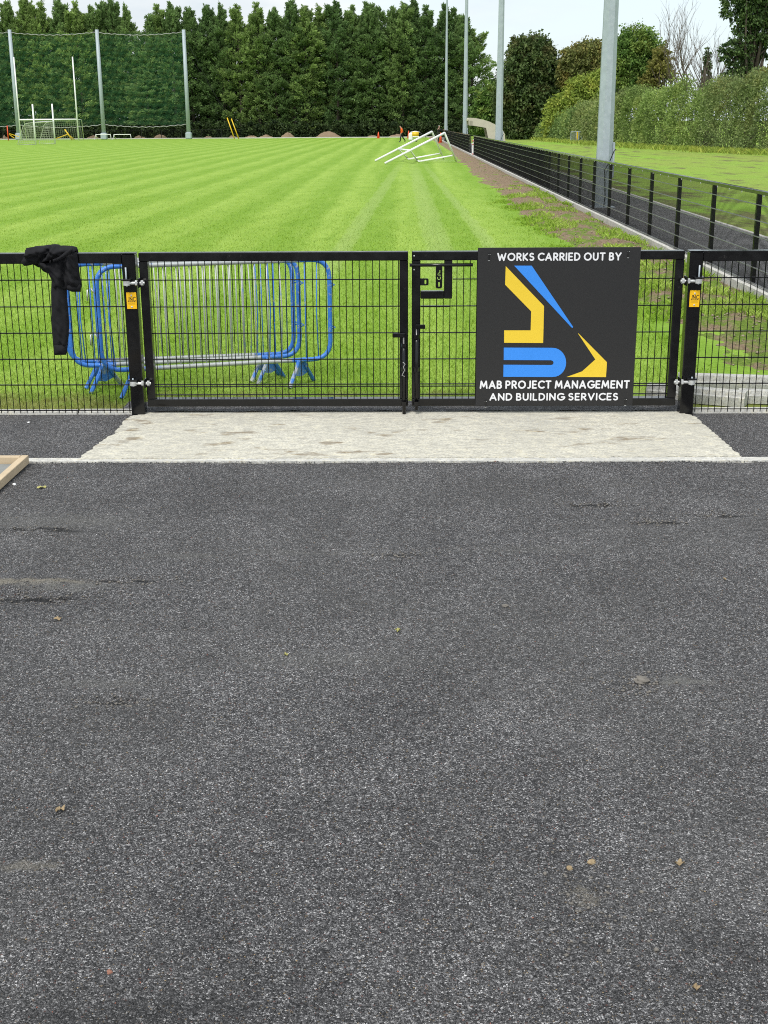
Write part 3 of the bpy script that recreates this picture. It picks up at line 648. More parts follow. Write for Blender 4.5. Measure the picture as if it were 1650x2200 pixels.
def leaf_tree(name, label, cat, px, Yb, blobs, mat, nleaf, lsize, seed, trunk=True, group=None, shell=.55, branchy=True, flat_base=False):
    """blobs: (px, py, radius px x, radius px y) at distance Yb; crown = leaf kites in ellipsoid shells, plus trunk and limbs"""
    rg = np.random.default_rng(seed); base = at(px, 300, Yb); m = (at(px + 100, 200, Yb) - at(px, 200, Yb)).length / 100
    o = thing(name, label, cat, (base.x, Yb, 0), group)
    Vs, Fs, Ts = [], [], []; nv = 0; tot = sum(b[2] * b[3] for b in blobs); cs = []
    for bx, by, rx, ry in blobs:
        c = at(bx, by, Yb); c = np.array([c.x - base.x, rg.uniform(-.25, .25) * rx * m, c.z]); r = np.array([rx * m, rx * m * .9, ry * m]); cs.append((c, r))
        n = int(1.7 * nleaf * rx * ry / tot)
        nc = max(6, n // 26); d = unit(rg.normal(size=(nc, 3))); cc = c + d * r * (shell + (1 - shell) * rg.random((nc, 1)) ** .7) * (.85 + .3 * rg.random((nc, 1)))
        P = np.repeat(cc, 26, 0) + rg.normal(size=(nc * 26, 3)) * .11 * r.mean() * np.array([1.2, 1.2, .9]); P[:, 2] = np.maximum(P[:, 2], .05)
        D = unit(np.repeat(d, 26, 0) * .7 + rg.normal(size=P.shape)); L = .74 * lsize * (.6 + .8 * rg.random(len(P)))
        V, F = kites(P, D, L, L * (.5 + .25 * rg.random(len(P))), rg, .2, 1.5)
        Vs.append(V); Fs.append(F + nv); nv += len(V)
        tn = np.repeat(np.clip(rg.normal(.45, .25, nc), 0, 1), 26); Ts.append(np.repeat(np.clip(tn + rg.normal(0, .2, len(P)), 0, 1), 4))
    link('crown', mesh_from('crown', np.concatenate(Vs), np.concatenate(Fs), np.concatenate(Ts)), o, mat)
    if trunk:
        mb = MB(); hz = max(c[2] for c, r in cs)
        mb.tube([(0, 0, -.3), (.1, 0, hz * .35), (0, .1, hz * .8)], [.028 * hz + .05, .02 * hz + .03, .04], 7)
        for c, r in cs:
            for k in range(4 if branchy else 1):
                e = Vector(c) + Vector((rg.uniform(-.8, .8) * r[0], rg.uniform(-.8, .8) * r[1], rg.uniform(-.2, .8) * r[2]))
                s = Vector((0, 0, min(hz * rg.uniform(.2, .55), e.z * .8))); q = s.lerp(e, .5) + Vector((rg.uniform(-.3, .3), 0, rg.uniform(0, .5)))
                mb.tube([s, q, e], [.012 * hz, .008 * hz, .01], 5)
        mb.build('trunk', M['bark'], o, True, world=False)
    return o
def bumpblobs(px0, px1, base, top, seed, n, rx, both=True):
    r = random.Random(seed); out = []
    for i in range(n):
        f = (i + .5) / n; x = px0 + (px1 - px0) * f + r.uniform(-4, 4); b = base(f); t_ = top(f) + r.uniform(-5, 7); h = (b - t_) / 2
        out.append((x, b - h * .52, rx, h * .58)); out.append((x + r.uniform(-6, 6), t_ + h * .72, rx * .95, h * .66))
    return out
leaf_tree('dark_bush', 'dark green bush between the last conifer and the dark broad tree', 'bush', 1052, 172, [(1048, 240, 26, 45), (1065, 215, 22, 36), (1030, 265, 18, 24)], M['greentree'], 9000, .55, 1)
leaf_tree('broadleaf_tree', 'dark brownish green broad tree with a rounded crown behind the lighting columns', 'tree', 1140, 162,
          [(1140, 130, 46, 48), (1110, 175, 40, 50), (1175, 165, 38, 50), (1140, 215, 60, 55), (1105, 255, 36, 40), (1175, 250, 36, 45), (1140, 278, 60, 24), (1120, 105, 26, 26), (1165, 108, 24, 24), (1082, 225, 24, 44), (1205, 215, 20, 50)], M['darktree'], 30000, .50, 2)
leaf_tree('broadleaf_tree', 'olive tree with a domed crown left of the thick lighting column', 'tree', 1255, 160,
          [(1258, 125, 44, 34), (1230, 140, 30, 38), (1290, 120, 34, 32), (1262, 160, 46, 30), (1215, 165, 18, 26)], M['olivetree'], 15000, .42, 3)
leaf_tree('willow_bush', 'bright yellow green bushy willow in front of the olive tree', 'bush', 1245, 150,
          [(1220, 250, 44, 46), (1262, 215, 40, 50), (1290, 200, 30, 46), (1240, 200, 30, 30), (1292, 258, 34, 44), (1195, 275, 26, 30), (1310, 235, 26, 60)], M['willow'], 26000, .40, 4)
leaf_tree('broadleaf_tree', 'fresh green tree with a tall crown right of the thick lighting column', 'tree', 1370, 128,
          [(1370, 92, 38, 36), (1350, 130, 36, 44), (1395, 118, 32, 40), (1340, 165, 34, 36), (1382, 165, 40, 34), (1335, 110, 20, 30)], M['greentree'], 17000, .34, 5)
leaf_tree('slender_tree', 'thin yellowing tree beside the fresh green tree', 'tree', 1420, 126,
          [(1420, 125, 22, 34), (1432, 150, 24, 26), (1408, 160, 24, 24), (1395, 180, 24, 18)], M['yellowtree'], 2600, .34, 6, shell=.2)
leaf_tree('ivy_clad_tree', 'large ivy covered tree leaning in at the right edge of the sky', 'tree', 1606, 100,
          [(1590, 140, 24, 40), (1600, 80, 26, 50), (1612, 20, 30, 50), (1640, 50, 34, 50), (1575, 15, 24, 26), (1620, -40, 50, 50), (1655, 10, 36, 44), (1580, 165, 26, 18), (1560, 112, 16, 22), (1645, 108, 14, 18)], M['ivy'], 14000, .26, 7)
leaf_tree('yellow_bush', 'small yellow leaved bush below the ivy covered tree', 'bush', 1636, 98, [(1632, 166, 26, 14), (1655, 160, 20, 16)], M['yellowtree'], 2600, .22, 8, trunk=False)
leaf_tree('ivy_stump', 'thin ivy wrapped stem standing between the bare trees', 'tree', 1520, 110, [(1519, 125, 6, 28), (1518, 160, 8, 26), (1517, 185, 12, 16)], M['ivy'], 1500, .22, 9)
def bare_tree(label, px, Yb, pytop, spread, seed, bend=0):
    r = random.Random(seed); b = at(px, 300, Yb); h = at(px, pytop, Yb).z; o = thing('bare_tree', label, 'tree', (b.x, Yb, 0), 'bare branched trees above the hedge'); mb = MB(); tw = MB()
    def grow(p, d, L, rad, dep, dst):
        pts = [p]; q = p; dd = d
        for k in range(4):
            dd = (dd + Vector((r.uniform(-.16, .16), r.uniform(-.16, .16), r.uniform(-.02, .12)))).normalized(); q = q + dd * L / 4; pts.append(q)
        dst.tube(pts, [rad * (1 - .16 * k) for k in range(5)], 4 if dep else 6, cap=False)
        if dep < 4:
            for k in range(3 if dep < 2 else 2 + (r.random() < .6)):
                i = r.choice((1, 2, 3, 4)) if k else 4
                nd_ = (dd * .9 + Vector((r.uniform(-1, 1) * spread, r.uniform(-1, 1) * spread, r.uniform(.0, .5)))).normalized()
                grow(pts[i], nd_, L * r.uniform(.55, .8), rad * .55, dep + 1, tw)
    for s in range(3):
        grow(Vector((r.uniform(-.4, .4), r.uniform(-.3, .3), 0)), Vector((r.uniform(-.2, .25) + bend, 0, 1)).normalized(), h * .42, .011 * h + .01, 0, mb)
    mb.build('trunk', M['bark'], o, True, world=False); tw.build('branches', M['twig'], o, world=False)
    return o
bare_tree('leafless grey tree rising behind the yellowing tree', 1430, 112, 40, .55, 21)
bare_tree('leafless tree with fanned branches left of the ivy covered tree', 1500, 104, 35, .5, 22, .1)
bare_tree('leafless sapling nearest the ivy covered tree', 1530, 103, 90, .5, 25, .1)
def hedge(label, P, Hh, mat, n, ls, seed, depth=2.6):
    """continuous hedge along the base line P (world x, y), top heights Hh; leaves on a bumpy front and top with upright shoots"""
    rg = np.random.default_rng(seed); P = np.array(P, float); Hh = np.array(Hh, float); fs = np.linspace(0, 1, len(P)); o = thing('hedge', label, 'hedge', (P[0][0], P[0][1], 0), 'hedge along the grass verge')
    nc = n // 22; f = rg.random(nc); bx = np.interp(f, fs, P[:, 0]); by = np.interp(f, fs, P[:, 1]); d = P[-1] - P[0]; Lh = np.linalg.norm(d); d /= Lh; nr = np.array([-d[1], d[0]]); nr = nr if nr[0] > 0 else -nr
    hh = .93 * np.interp(f, fs, Hh) * (1 + .5 * fbm(f * Lh * .28, f * 0 + seed, 5, 4)); v = rg.random(nc) ** .8; w = np.where(v < .80, v / .80, 1.0); z = hh * w; back = np.where(v < .80, .35 * w ** 2, .35 + (v - .8) / .2 * 1.0) * depth * .5
    bulge = 1.3 * fbm(f * Lh * .42, z * .55, seed + 3, 4) + .5 * fbm(f * Lh * 1.7, z * 1.6, seed + 4, 3); back = back + bulge - rg.random(nc) * .25
    c = np.stack([bx + nr[0] * back, by + nr[1] * back, np.maximum(.1, z + .25 * rg.normal(size=nc) * (w > .9))], 1)
    dr = np.stack([-nr[0] * (1 - w * .7), -nr[1] * (1 - w * .7), .25 + .8 * w], 1); k = 22
    Pt = np.repeat(c, k, 0) + rg.normal(size=(nc * k, 3)) * np.array([.20, .28, .22]); Pt[:, 2] = np.maximum(Pt[:, 2], .03); D = unit(np.repeat(unit(dr), k, 0) * .9 + rg.normal(size=Pt.shape) * .8); L = ls * (.6 + .8 * rg.random(len(Pt)))
    V, F = kites(Pt, D, L, L * (.45 + .25 * rg.random(len(Pt))), rg, .15, 1.5)
    tn = np.clip(.5 + 1.1 * fbm(f * Lh * .3, z * .5, seed + 9, 4) + rg.normal(0, .16, nc), 0, 1); T = np.repeat(np.clip(np.repeat(tn, k) + rg.normal(0, .18, len(Pt)), 0, 1), 4)
    V[:, 0] -= P[0][0]; V[:, 1] -= P[0][1]; link('crown', mesh_from('crown', V, F, T), o, mat)
    mb = MB(); ns = int(Lh * 5)
    for i in range(ns):       # upright shoots above the top and stems inside
        g = rg.random(); x, y, h = np.interp(g, fs, P[:, 0]) + nr[0] * depth * .45 - P[0][0], np.interp(g, fs, P[:, 1]) + nr[1] * depth * .45 - P[0][1], np.interp(g, fs, Hh); e = rg.uniform(.1, .9)
        mb.tube([(x, y, 0), (x + rg.uniform(-.3, .3), y, h * .6), (x + rg.uniform(-.6, .6), y + rg.uniform(-.3, .3), h + e)], [.03, .02, .005], 4)
    mb.build('stems', M['twig'], o, world=False)['kind'] = 'stuff'
    return o
hedge('grey green bramble hedge at the right edge behind the grass verge', [(26.5, 74), (23.8, 87), (22, 97)], [4.9, 4.9, 4.6], M['hedge'], 34000, .17, 31)
hedge('dense olive hedge right of the thick lighting column', [(22, 97), (20.3, 107), (19.4, 117)], [4.6, 4.3, 4.2], M['hedge2'], 24000, .19, 32)
hedge('pale hedge standing behind the thick lighting column', [(19.4, 117), (18.6, 126), (17.9, 138)], [4.2, 4.2, 3.4], M['hedge'], 20000, .22, 33)
hedge('low hedge behind the small steel barrier, below the willow', [(17.9, 138), (17.3, 148), (16.6, 160)], [3.2, 2.6, 2.2], M['hedge2'], 14000, .24, 34)
leaf_tree('hedge', 'dark low hedge under the row of conifers at the far end', 'hedge', 500, 193, bumpblobs(-340, 1000, lambda f: 299, lambda f: 262, 35, 56, 16), M['undergrowth'], 30000, .5, 35, trunk=False)
# dry grass fringe along the foot of the hedge
def fringe_xy(n):
    f = rg.random(n); px = 1165 + 560 * f; pts = [(17.0, 158), (17.0, 131), (20.0, 106), (23.0, 87), (25, 78)]
    xs = np.interp(f, [0, .25, .5, .85, 1], [p[0] for p in pts]); ys = np.interp(f, [0, .25, .5, .85, 1], [p[1] for p in pts])
    return xs + rg.normal(0, .7, n) - .2, ys + rg.normal(0, 2.2, n) - 1
o = blades(7000, fringe_xy, lambda x, y: x * 0, .12, .45, .008, 'long_grass', 'long dry grass along the foot of the hedge')
o.data.materials.clear(); o.data.materials.append(M['willow'])

# ------------------------------------------------------------------ pylon far away
p = at(1049, 250, 900); po = thing('electricity_pylon', 'faint distant pylon between the conifers and the dark tree', 'pylon', (p.x, 900, 0))
zt = at(1049, 168, 900).z; mb = MB()
for sx in (-1, 1):
    mb.tube([(p.x + sx * 3, 900, 0), (p.x + sx * 1.2, 900, zt)], .12, 4)
for k in range(7):
    z = zt * (.3 + .1 * k); w = 3 - 1.8 * z / zt; mb.tube([(p.x - w, 900, z), (p.x + w, 900, z + zt * .1)], .08, 4)
mb.build('lattice', M['galv'], po)
mb = MB(); mb.tube([(p.x - 8, 900, zt * .5), (p.x + 8, 900, zt * .5)], .12, 4); mb.build('crossarm', M['galv'], po)

# ------------------------------------------------------------------ front fence and gate posts
FY = 9.41
ROWS = (1.03, .83, .63, .43, .23, .03)
def wire_v(z0, z1):
    mb = MB(); mb.tube([(0, 0, z0), (0, 0, z1)], .0032, 6); me = bpy.data.meshes.new('vertical_wire'); me.from_pydata(mb.V, [], mb.F); me.update(); me.materials.append(M['wire']); return me
def put(name, me, parent, loc):
    o = link(name, me, parent); o.location = Vector(loc) - parent.location; return o
def hwire(parent, x0, x1, z, Y, r=.004):
    mb = MB(); mb.box((x0, Y - .007, z - r), (x1, Y + .007, z + r), .002); mb.build('horizontal_wire', M['wire'], parent)
def front_post(parent, xc):
    mb = MB(); mb.box((xc - .05, 9.355, -.08), (xc + .05, 9.455, 1.228), .006); mb.build('post', M['black'], parent)
    mb = MB(); mb.box((xc - .0515, 9.3535, 1.229), (xc + .0515, 9.4565, 1.236), .003); mb.build('post_cap', M['black'], parent)
def tagplate(parent, xc, zc):
    n = 7; pl = [(-.037, -.062), (.037, -.062), (.037, .056)]
    for k in range(n):
        a = .037 - .074 * k / n; pl += [(a - .002, .062), (a - .0055, .062), (a - .0075, .056)]
    pl[-1] = (-.037, .056)
    t = flat_shape('name_plate', [rounded(pl[:2], .004, 2) and pl], [], .004, Matrix.Translation((xc, 9.351, zc)) @ Matrix.Rotation(R(90), 4, 'X'), M['tagyellow'], parent)
    off = parent.location
    PL = t
    letters_line('JNC', xc - .028, xc + .030, zc + .011, .033, 9.3488, M['ink'], PL, .14, .22)
    mb = MB(); mb.box((xc - .028, 9.3478, zc - .011), (xc + .028, 9.3488, zc - .0075)); mb.box((xc - .027, 9.3478, zc - .026), (xc + .026, 9.3488, zc - .0235)); ln = mb.build('plate_lines', M['ink'], PL)
    for z in (.037, -.047):
        mb = MB(); mb.tube([(xc, 9.352, zc + z), (xc, 9.346, zc + z)], [.0085, .006], 10); mb.build('rivet', M['zinc'], PL, True)
F1 = thing('mesh_fence', 'black wire mesh fence section left of the gate, with a jacket hung on it', 'fence', (-2.05, FY, 0))
front_post(F1, -2.037)
mb = MB(); mb.box((-4.6, 9.372, 1.158), (-2.09, 9.462, 1.2335), .004); mb.build('top_rail', M['black'], F1)
mb = MB(); mb.box((-2.16, 9.366, 1.152), (-2.088, 9.437, 1.160), .002); mb.build('rail_bracket', M['black'], F1)
wv = wire_v(.012, 1.16)
x = -2.118
while x > -4.6: put('vertical_wire', wv, F1, (x, 9.436, 0)); x -= .05
for z in ROWS: hwire(F1, -4.6, -2.088, z, 9.446)
tagplate(F1, -2.03, .888)
F2 = thing('mesh_fence', 'black wire mesh fence section right of the gate, joining the long side fence', 'fence', (2.15, FY, 0))
front_post(F2, 2.155)
mb = MB(); mb.box((2.207, 9.372, 1.158), (4.55, 9.462, 1.2335), .004); mb.build('top_rail', M['black'], F2)
x = 2.238
while x < 4.52: put('vertical_wire', wv, F2, (x, 9.436, 0)); x += .05
for z in ROWS: hwire(F2, 2.207, 4.55, z, 9.446)
tagplate(F2, 2.158, .888)
def hinge(parent, s, xp, z, pin):       # s: +1 gate lies to the right of the post
    parent = link('hinge', None, parent)
    mb = MB(); mb.tube([(xp - s * .028, 9.322, z - .016), (xp - s * .028, 9.322, z + .016)], .026, 16); mb.tube([(xp - s * .005, 9.322, z), (xp + s * .105, 9.322, z)], .0105, 10); mb.build('hinge_eye', M['zinc'], parent, False)
    for dx, w in ((.045, .016), (.088, .018)):
        mb = MB(); mb.tube([(xp + s * (dx - w / 2), 9.322, z), (xp + s * (dx + w / 2), 9.322, z)], .021, 6); mb.build('hinge_nut', M['zinc'], parent)
    mb = MB(); mb.box((min(xp + s * .058, xp + s * .068), 9.30, z - .034), (max(xp + s * .058, xp + s * .068), 9.39, z + .034), .002); mb.build('hinge_bracket', M['black'], parent)
    mb = MB(); mb.box((xp - s * .028 - .036, 9.30, z + .019), (xp - s * .028 + .036, 9.36, z + .03), .003); mb.build('hinge_lug', M['black'], parent)
    mb = MB(); mb.tube([(xp - s * .028, 9.322, z - .026), (xp - s * .028, 9.322, z + (.115 if pin else .04))], .006, 8); mb.build('hinge_pin', M['galv'], parent, True)
for z, pin in ((1.02, True), (.265, False)):
    hinge(F1, 1, -2.025, z, pin); hinge(F2, -1, 2.145, z, pin)

# ------------------------------------------------------------------ double gate
def gate(label, x0, x1, lock):
    g = thing('mesh_gate', label, 'gate', ((x0 + x1) / 2, FY, .07)); z0, z1 = .072, 1.235; w = .064
    ya, yb = 9.376, 9.458
    for nm, lo, hi in (('top_rail', (x0, ya, z1 - w), (x1, yb, z1)), ('bottom_rail', (x0, ya, z0), (x1, yb, z0 + .058)), ('stile', (x0, ya + .0015, z0 + .058), (x0 + w, yb, z1 - w)), ('stile', (x1 - w, ya + .0015, z0 + .058), (x1, yb, z1 - w))):
        mb = MB(); mb.box(lo, hi, .005); mb.build(nm, M['black'], g)
    xs = x0 + w + .022; me = wire_v(z0 + .05, z1 - w + .01); me2 = wire_v(z0 + .05, .885); i = 0
    while xs < x1 - w - .005:
        if not (lock and xs < .06 + .30): put('vertical_wire', me, g, (xs, 9.408, 0))
        else: put('vertical_wire', me2, g, (xs, 9.408, 0))
        xs += .05
    put('vertical_wire', me, g, (x1 - w - .007, 9.408, 0))
    for z in (1.03, .83, .63, .43, .237, .22, .157):
        hwire(g, x0 + w + (.24 if (lock and z > .9) else 0), x1 - w, z, 9.416, .0037)
    return g
G1 = gate('left leaf of the black mesh double gate with a drop bolt', -1.965, .034, False)
G2 = gate('right leaf of the black mesh double gate with the slide latch box', .062, 2.072, True)
def drop_bolt(g, xr, ztop, hx, zb):
    mb = MB(); mb.tube([(xr, 9.355, zb), (xr, 9.355, ztop)], .0135, 10); db = mb.build('drop_bolt', M['black'], g, True)
    mb = MB(); a, b = sorted((xr, hx)); mb.box((a - .008, 9.340, ztop - .03), (b + .008, 9.352, ztop + .002), .004); mb.build('bolt_handle', M['black'], db)
    for z in (ztop - .09, .36, .10):
        mb = MB(); mb.tube([(xr, 9.355, z - .014), (xr, 9.355, z + .014)], .021, 10); mb.box((xr - .024, 9.362, z - .016), (xr + .024, 9.376, z + .016), .003); mb.build('bolt_guide', M['black'], db)
drop_bolt(G1, .004, .635, -.075, -.012)
drop_bolt(G2, .098, .70, .155, .05)
# lock box of the right leaf
for nm, lo, hi in (('latch_frame', (.302, 9.378, .889), (.362, 9.434, 1.170)), ('latch_frame', (.127, 9.3785, .889), (.3015, 9.4335, .945))):
    mb = MB(); mb.box(lo, hi, .004); mb.build(nm, M['black'], G2)
mb = MB(); mb.tube([(.045, 9.366, 1.139), (.513, 9.366, 1.139)], .0125, 10); mb.build('slide_bolt', M['black'], G2, True)
mb = MB(); mb.box((.127, 9.38, .826), (.345, 9.40, .838), .003); mb.build('stay_bar', M['black'], G2)
for z in (1.205, 1.105):
    mb = MB(); mb.tube([(.079, 9.377, z), (.079, 9.371, z)], .006, 8); mb.build('rivet', M['zinc'], G2, True)
def stroke(pts, w, closed=False):       # polygon round a polyline of width w
    L, Rr = [], []
    for i, p in enumerate(pts):
        p = Vector(p); d = (Vector(pts[min(i + 1, len(pts) - 1)]) - Vector(pts[max(i - 1, 0)])).normalized(); n = Vector((-d.y, d.x)) * w / 2
        L.append(tuple(p + n)); Rr.append(tuple(p - n))
    return L + Rr[::-1]
slot = lambda cx, cy, w, h: [(cx + math.cos(a) * w / 2, cy + math.copysign(h / 2 - w / 2, math.sin(a)) + math.sin(a) * w / 2) for a in [2 * math.pi * (k + .5) / 12 for k in range(12)]]
letters = [stroke([(.006, .044), (.006, .026), (-.007, .022)], .0055), stroke([(-.012, .002), (.011, .002), (-.011, .014), (.012, .014)][::-1], .005),
           stroke([(.010 + 0, -.006), (.011, -.018), (.004, -.024), (-.005, -.023), (-.011, -.017), (-.010, -.006)], .0055)]
letters[1] = stroke([(-.012, .0155), (.011, .0145), (-.009, .004), (.012, .003)], .0045)
MX = Matrix.Rotation(R(90), 4, 'X')
pl = rounded([(-.0245, -.09), (.0245, -.09), (.0245, .075), (-.0245, .075)], .018, 4)
flat_shape('latch_plate', [pl], letters + [slot(0, -.060, .013, .034)], .006, Matrix.Translation((.263, 9.357, 1.058)) @ MX, M['black'], G2)
pl = rounded([(-.04, -.026), (.032, -.026), (.032, .026), (-.04, .026)], .014, 4)
flat_shape('padlock_lug', [pl], [slot(.008, 0, .014, .032)], .006, Matrix.Translation((.155, 9.388, 1.013)) @ MX, M['black'], G2)
# cobweb of twine on the left stile
mb = MB(); tw = [(-.005, 9.337, .42), (.012, 9.334, .405), (-.002, 9.333, .385), (.008, 9.334, .36), (-.004, 9.336, .335), (-.012, 9.335, .32), (.01, 9.336, .31)]
mb.tube(tw, .0032, 5); tag(mb.build('twine', M['rope'], None, True), 'frayed pale twine knotted round the drop bolt of the left leaf', 'twine')

# ------------------------------------------------------------------ sign board
SG = thing('sign_board', 'black square sign board with white lettering and a blue and yellow emblem', 'sign', (1.145, 9.36, .08))
X0, X1, Z0, Z1 = .548, 1.744, .078, 1.264
mb = MB(); mb.box((X0, 9.358, Z0), (X1, 9.366, Z1), .0015); BD = mb.build('board', M['signboard'], SG)
def su(px, py):      # zoomed-photo pixel -> board coordinates
    v = (py - 85) / (1481 - 85); l = 118 + (78 - 118) * v; r = 1548 + (1465 - 1548) * v; return (X0 + (X1 - X0) * (px - l) / (r - l), Z1 - (Z1 - Z0) * v)
def print_shape(name, pts, mat, Y=9.3566):
    flat_shape(name, [[(su(*p)[0], su(*p)[1]) for p in pts]], [], .0016, Matrix.Translation((0, Y, 0)) @ MX, mat, BD)
print_shape('emblem_arm', [(360, 243), (693, 590), (682, 915), (338, 912), (340, 802), (573, 803), (579, 635), (352, 402)], M['signyellow'])
print_shape('emblem_blade', [(434, 239), (588, 240), (946, 772), (943, 783), (930, 775)], M['signblue'])
uo = [(335, 955), (760, 958)] + [(765 + 118 * math.sin(a), 1089 - 131 * math.cos(a)) for a in [math.pi * k / 14 for k in range(1, 14)]] + [(750, 1220), (328, 1217), (331, 1108), (748, 1112)] + [(750 + 22 * math.sin(a), 1091 + 21 * math.cos(a)) for a in [math.pi * k / 8 for k in range(1, 8)]] + [(748, 1069), (333, 1066)]
print_shape('emblem_track', uo, M['signblue'])
print_shape('emblem_bucket', [(988, 829), (995, 832), (1242, 1088), (1233, 1222), (885, 1220), (1023, 1170), (1140, 1063)], M['signyellow'])
def sign_line(body, xa, xb, ya, yb):
    a, b = su(xa, (ya + yb) / 2), su(xb, (ya + yb) / 2); zt, zb = su(500, ya)[1], su(500, yb)[1]
    letters_line(body, a[0], b[0], (zt + zb) / 2, zt - zb, 9.3578, M['signwhite'], BD)
sign_line('WORKS CARRIED OUT BY', 287, 1374, 129, 199); sign_line('MAB PROJECT MANAGEMENT', 120, 1440, 1251, 1326); sign_line('AND BUILDING SERVICES', 204, 1338, 1365, 1434)
for (a, b) in ((214, 165), (1435, 145), (168, 1462), (1403, 1448)):
    x, z = su(a, b); mb = MB(); mb.box((x - .004, 9.352, z - .022), (x + .004, 9.3578, z + .022), .001); mb.tube([(x - .009, 9.354, z + .024), (x, 9.351, z + .028), (x + .01, 9.355, z + .030)], .0022, 5); mb.build('cable_tie', M['blackplastic'], SG)
    mb = MB(); mb.box((x - .006, 9.3545, z + .017), (x + .009, 9.3572, z + .022)); mb.box((x - .007, 9.3545, z - .028), (x + .006, 9.3572, z - .024)); mb.build('tie_hole', M['zinc'], SG)

# ------------------------------------------------------------------ jacket over the rail
def inflate(outline, thick, seed, y0, fold=.5, step=.012, fdir=(1.0, .25), ridges=()):
    """cloth piece: outline in photo pixels of the fence plane -> closed puffed mesh with folds"""
    P = [Vector((at(x, y, y0).x, at(x, y, y0).z)) for x, y in outline]
    D = []
    for i in range(len(P)):      # smooth the outline a little
        a, b = P[i], P[(i + 1) % len(P)]; n = max(1, int((b - a).length / step))
        D += [a.lerp(b, k / n) for k in range(n)]
    nb = len(D); A = np.array([tuple(d) for d in D]); lo, hi = A.min(0), A.max(0)
    gx, gz = np.meshgrid(np.arange(lo[0], hi[0], step), np.arange(lo[1], hi[1], step)); G = np.stack([gx.ravel() + (np.round(gz.ravel() / step) % 2) * step / 2, gz.ravel()], 1)
    def inside(q):
        c = np.zeros(len(q), bool); j = nb - 1
        for i in range(nb):
            k = ((A[i, 1] > q[:, 1]) != (A[j, 1] > q[:, 1])) & (q[:, 0] < (A[j, 0] - A[i, 0]) * (q[:, 1] - A[i, 1]) / (A[j, 1] - A[i, 1] + 1e-12) + A[i, 0]); c ^= k; j = i
        return c
    dist = lambda q: np.sqrt(((q[:, None] - A[None]) ** 2).sum(-1)).min(1)
    G = G[inside(G)]; G = G[dist(G) > step * .6]
    pts = np.concatenate([A, G]); r = delaunay_2d_cdt([Vector(p) for p in pts], [(i, (i + 1) % nb) for i in range(nb)], [], 1, 1e-6)
    q = np.array([tuple(v) for v in r[0]]); F = [tuple(f) for f in r[2]]; n = len(q); d = dist(q)
    puff = thick * np.sqrt(np.clip(d / (thick * 1.2), 0, 1))
    u = q[:, 0] * fdir[0] + q[:, 1] * fdir[1]; w = -q[:, 0] * fdir[1] + q[:, 1] * fdir[0]
    f = fold * thick * (1.5 * fbm(u * 26, w * 5, seed, 2) + .7 * fbm(u * 70, w * 16, seed + 5, 2)) * np.clip(d / .02, 0, 1)
    for (xa, ya, xb, yb, am, wd_) in ridges:
        a_, b_ = (np.array([at(x_ / 7.5, 520 + y_ / 7.5, y0).x, at(x_ / 7.5, 520 + y_ / 7.5, y0).z]) for x_, y_ in ((xa, ya), (xb, yb))); ab = b_ - a_
        tt = np.clip(((q - a_) @ ab) / (ab @ ab), 0, 1); dd = np.linalg.norm(q - (a_ + tt[:, None] * ab), axis=1); f = f + am * np.exp(-(dd / wd_) ** 2) * np.clip(d / .012, 0, 1)
    front = np.stack([q[:, 0], y0 - puff - f, q[:, 1]], 1); back = np.stack([q[:, 0], y0 + np.minimum(puff, .006), q[:, 1]], 1)
    m2 = MB(); m2.add(front, F); m2.add(back, [ff[::-1] for ff in F])
    return m2
JK = thing('jacket', 'black hooded jacket slung over the top rail of the fence', 'jacket', (-2.75, 9.37, .45))
zz = lambda L: [(x / 7.5, 520 + y / 7.5) for x, y in L]
sl_ = inflate(zz([(790, 480), (832, 600), (822, 800), (825, 1000), (835, 1300), (855, 1600), (880, 1690), (1085, 1690), (1110, 1500), (1116, 1300), (1102, 1100), (1082, 900), (1078, 740), (1100, 500)]), .045, 3, 9.365, 1.1)
sl_.build('sleeve', M['cloth'], JK, True)
inflate(zz([(862, 1640), (870, 1692), (878, 1800), (886, 1822), (1064, 1818), (1075, 1790), (1090, 1692), (1096, 1640)]), .034, 8, 9.36, .25).build('cuff', M['cloth'], JK, True)
inflate(zz([(585, 325), (640, 400), (690, 470), (780, 510), (835, 620), (860, 745), (1075, 765), (1160, 800), (1300, 800), (1312, 660), (1292, 560), (1258, 300), (1242, 165), (1160, 95), (1000, 150), (750, 260)]), .055, 14, 9.352, 1.3, fdir=(.9, .5), ridges=((1110, 190, 1210, 640, .03, .012), (1180, 200, 1270, 560, .02, .009), (1050, 250, 1040, 700, -.03, .012), (800, 380, 980, 560, .022, .012), (700, 420, 900, 640, -.018, .010), (1075, 520, 1300, 610, -.014, .008))).build('body', M['cloth'], JK, True)
inflate(zz([(1072, 680), (1075, 768), (1160, 803), (1302, 803), (1311, 672)]), .05, 15, 9.335, .15).build('hem_band', M['cloth'], JK, True)
inflate(zz([(345, 340), (358, 290), (392, 220), (410, 130), (440, 95), (520, 83), (700, 78), (860, 43), (905, 42), (1050, 80), (1162, 100), (1236, 160), (1150, 175), (1085, 215), (1000, 260), (850, 305), (750, 328), (600, 345), (450, 382), (390, 386)]), .085, 24, 9.335, 1.0, fdir=(.45, 1.0), ridges=((640, 310, 850, 90, -.04, .010), (740, 300, 1060, 95, .03, .012), (880, 60, 760, 290, .025, .010), (440, 200, 700, 130, .028, .012), (400, 260, 620, 230, -.03, .010), (1000, 120, 900, 270, -.02, .009))).build('hood', M['cloth'], JK, True)
inflate(zz([(640, 330), (800, 300), (950, 240), (1060, 150), (1165, 98), (1180, 118), (1110, 210), (1000, 275), (850, 325), (740, 345)]), .03, 29, 9.262, .5, fdir=(.5, 1)).build('hood_seam', M['cloth'], JK, True)
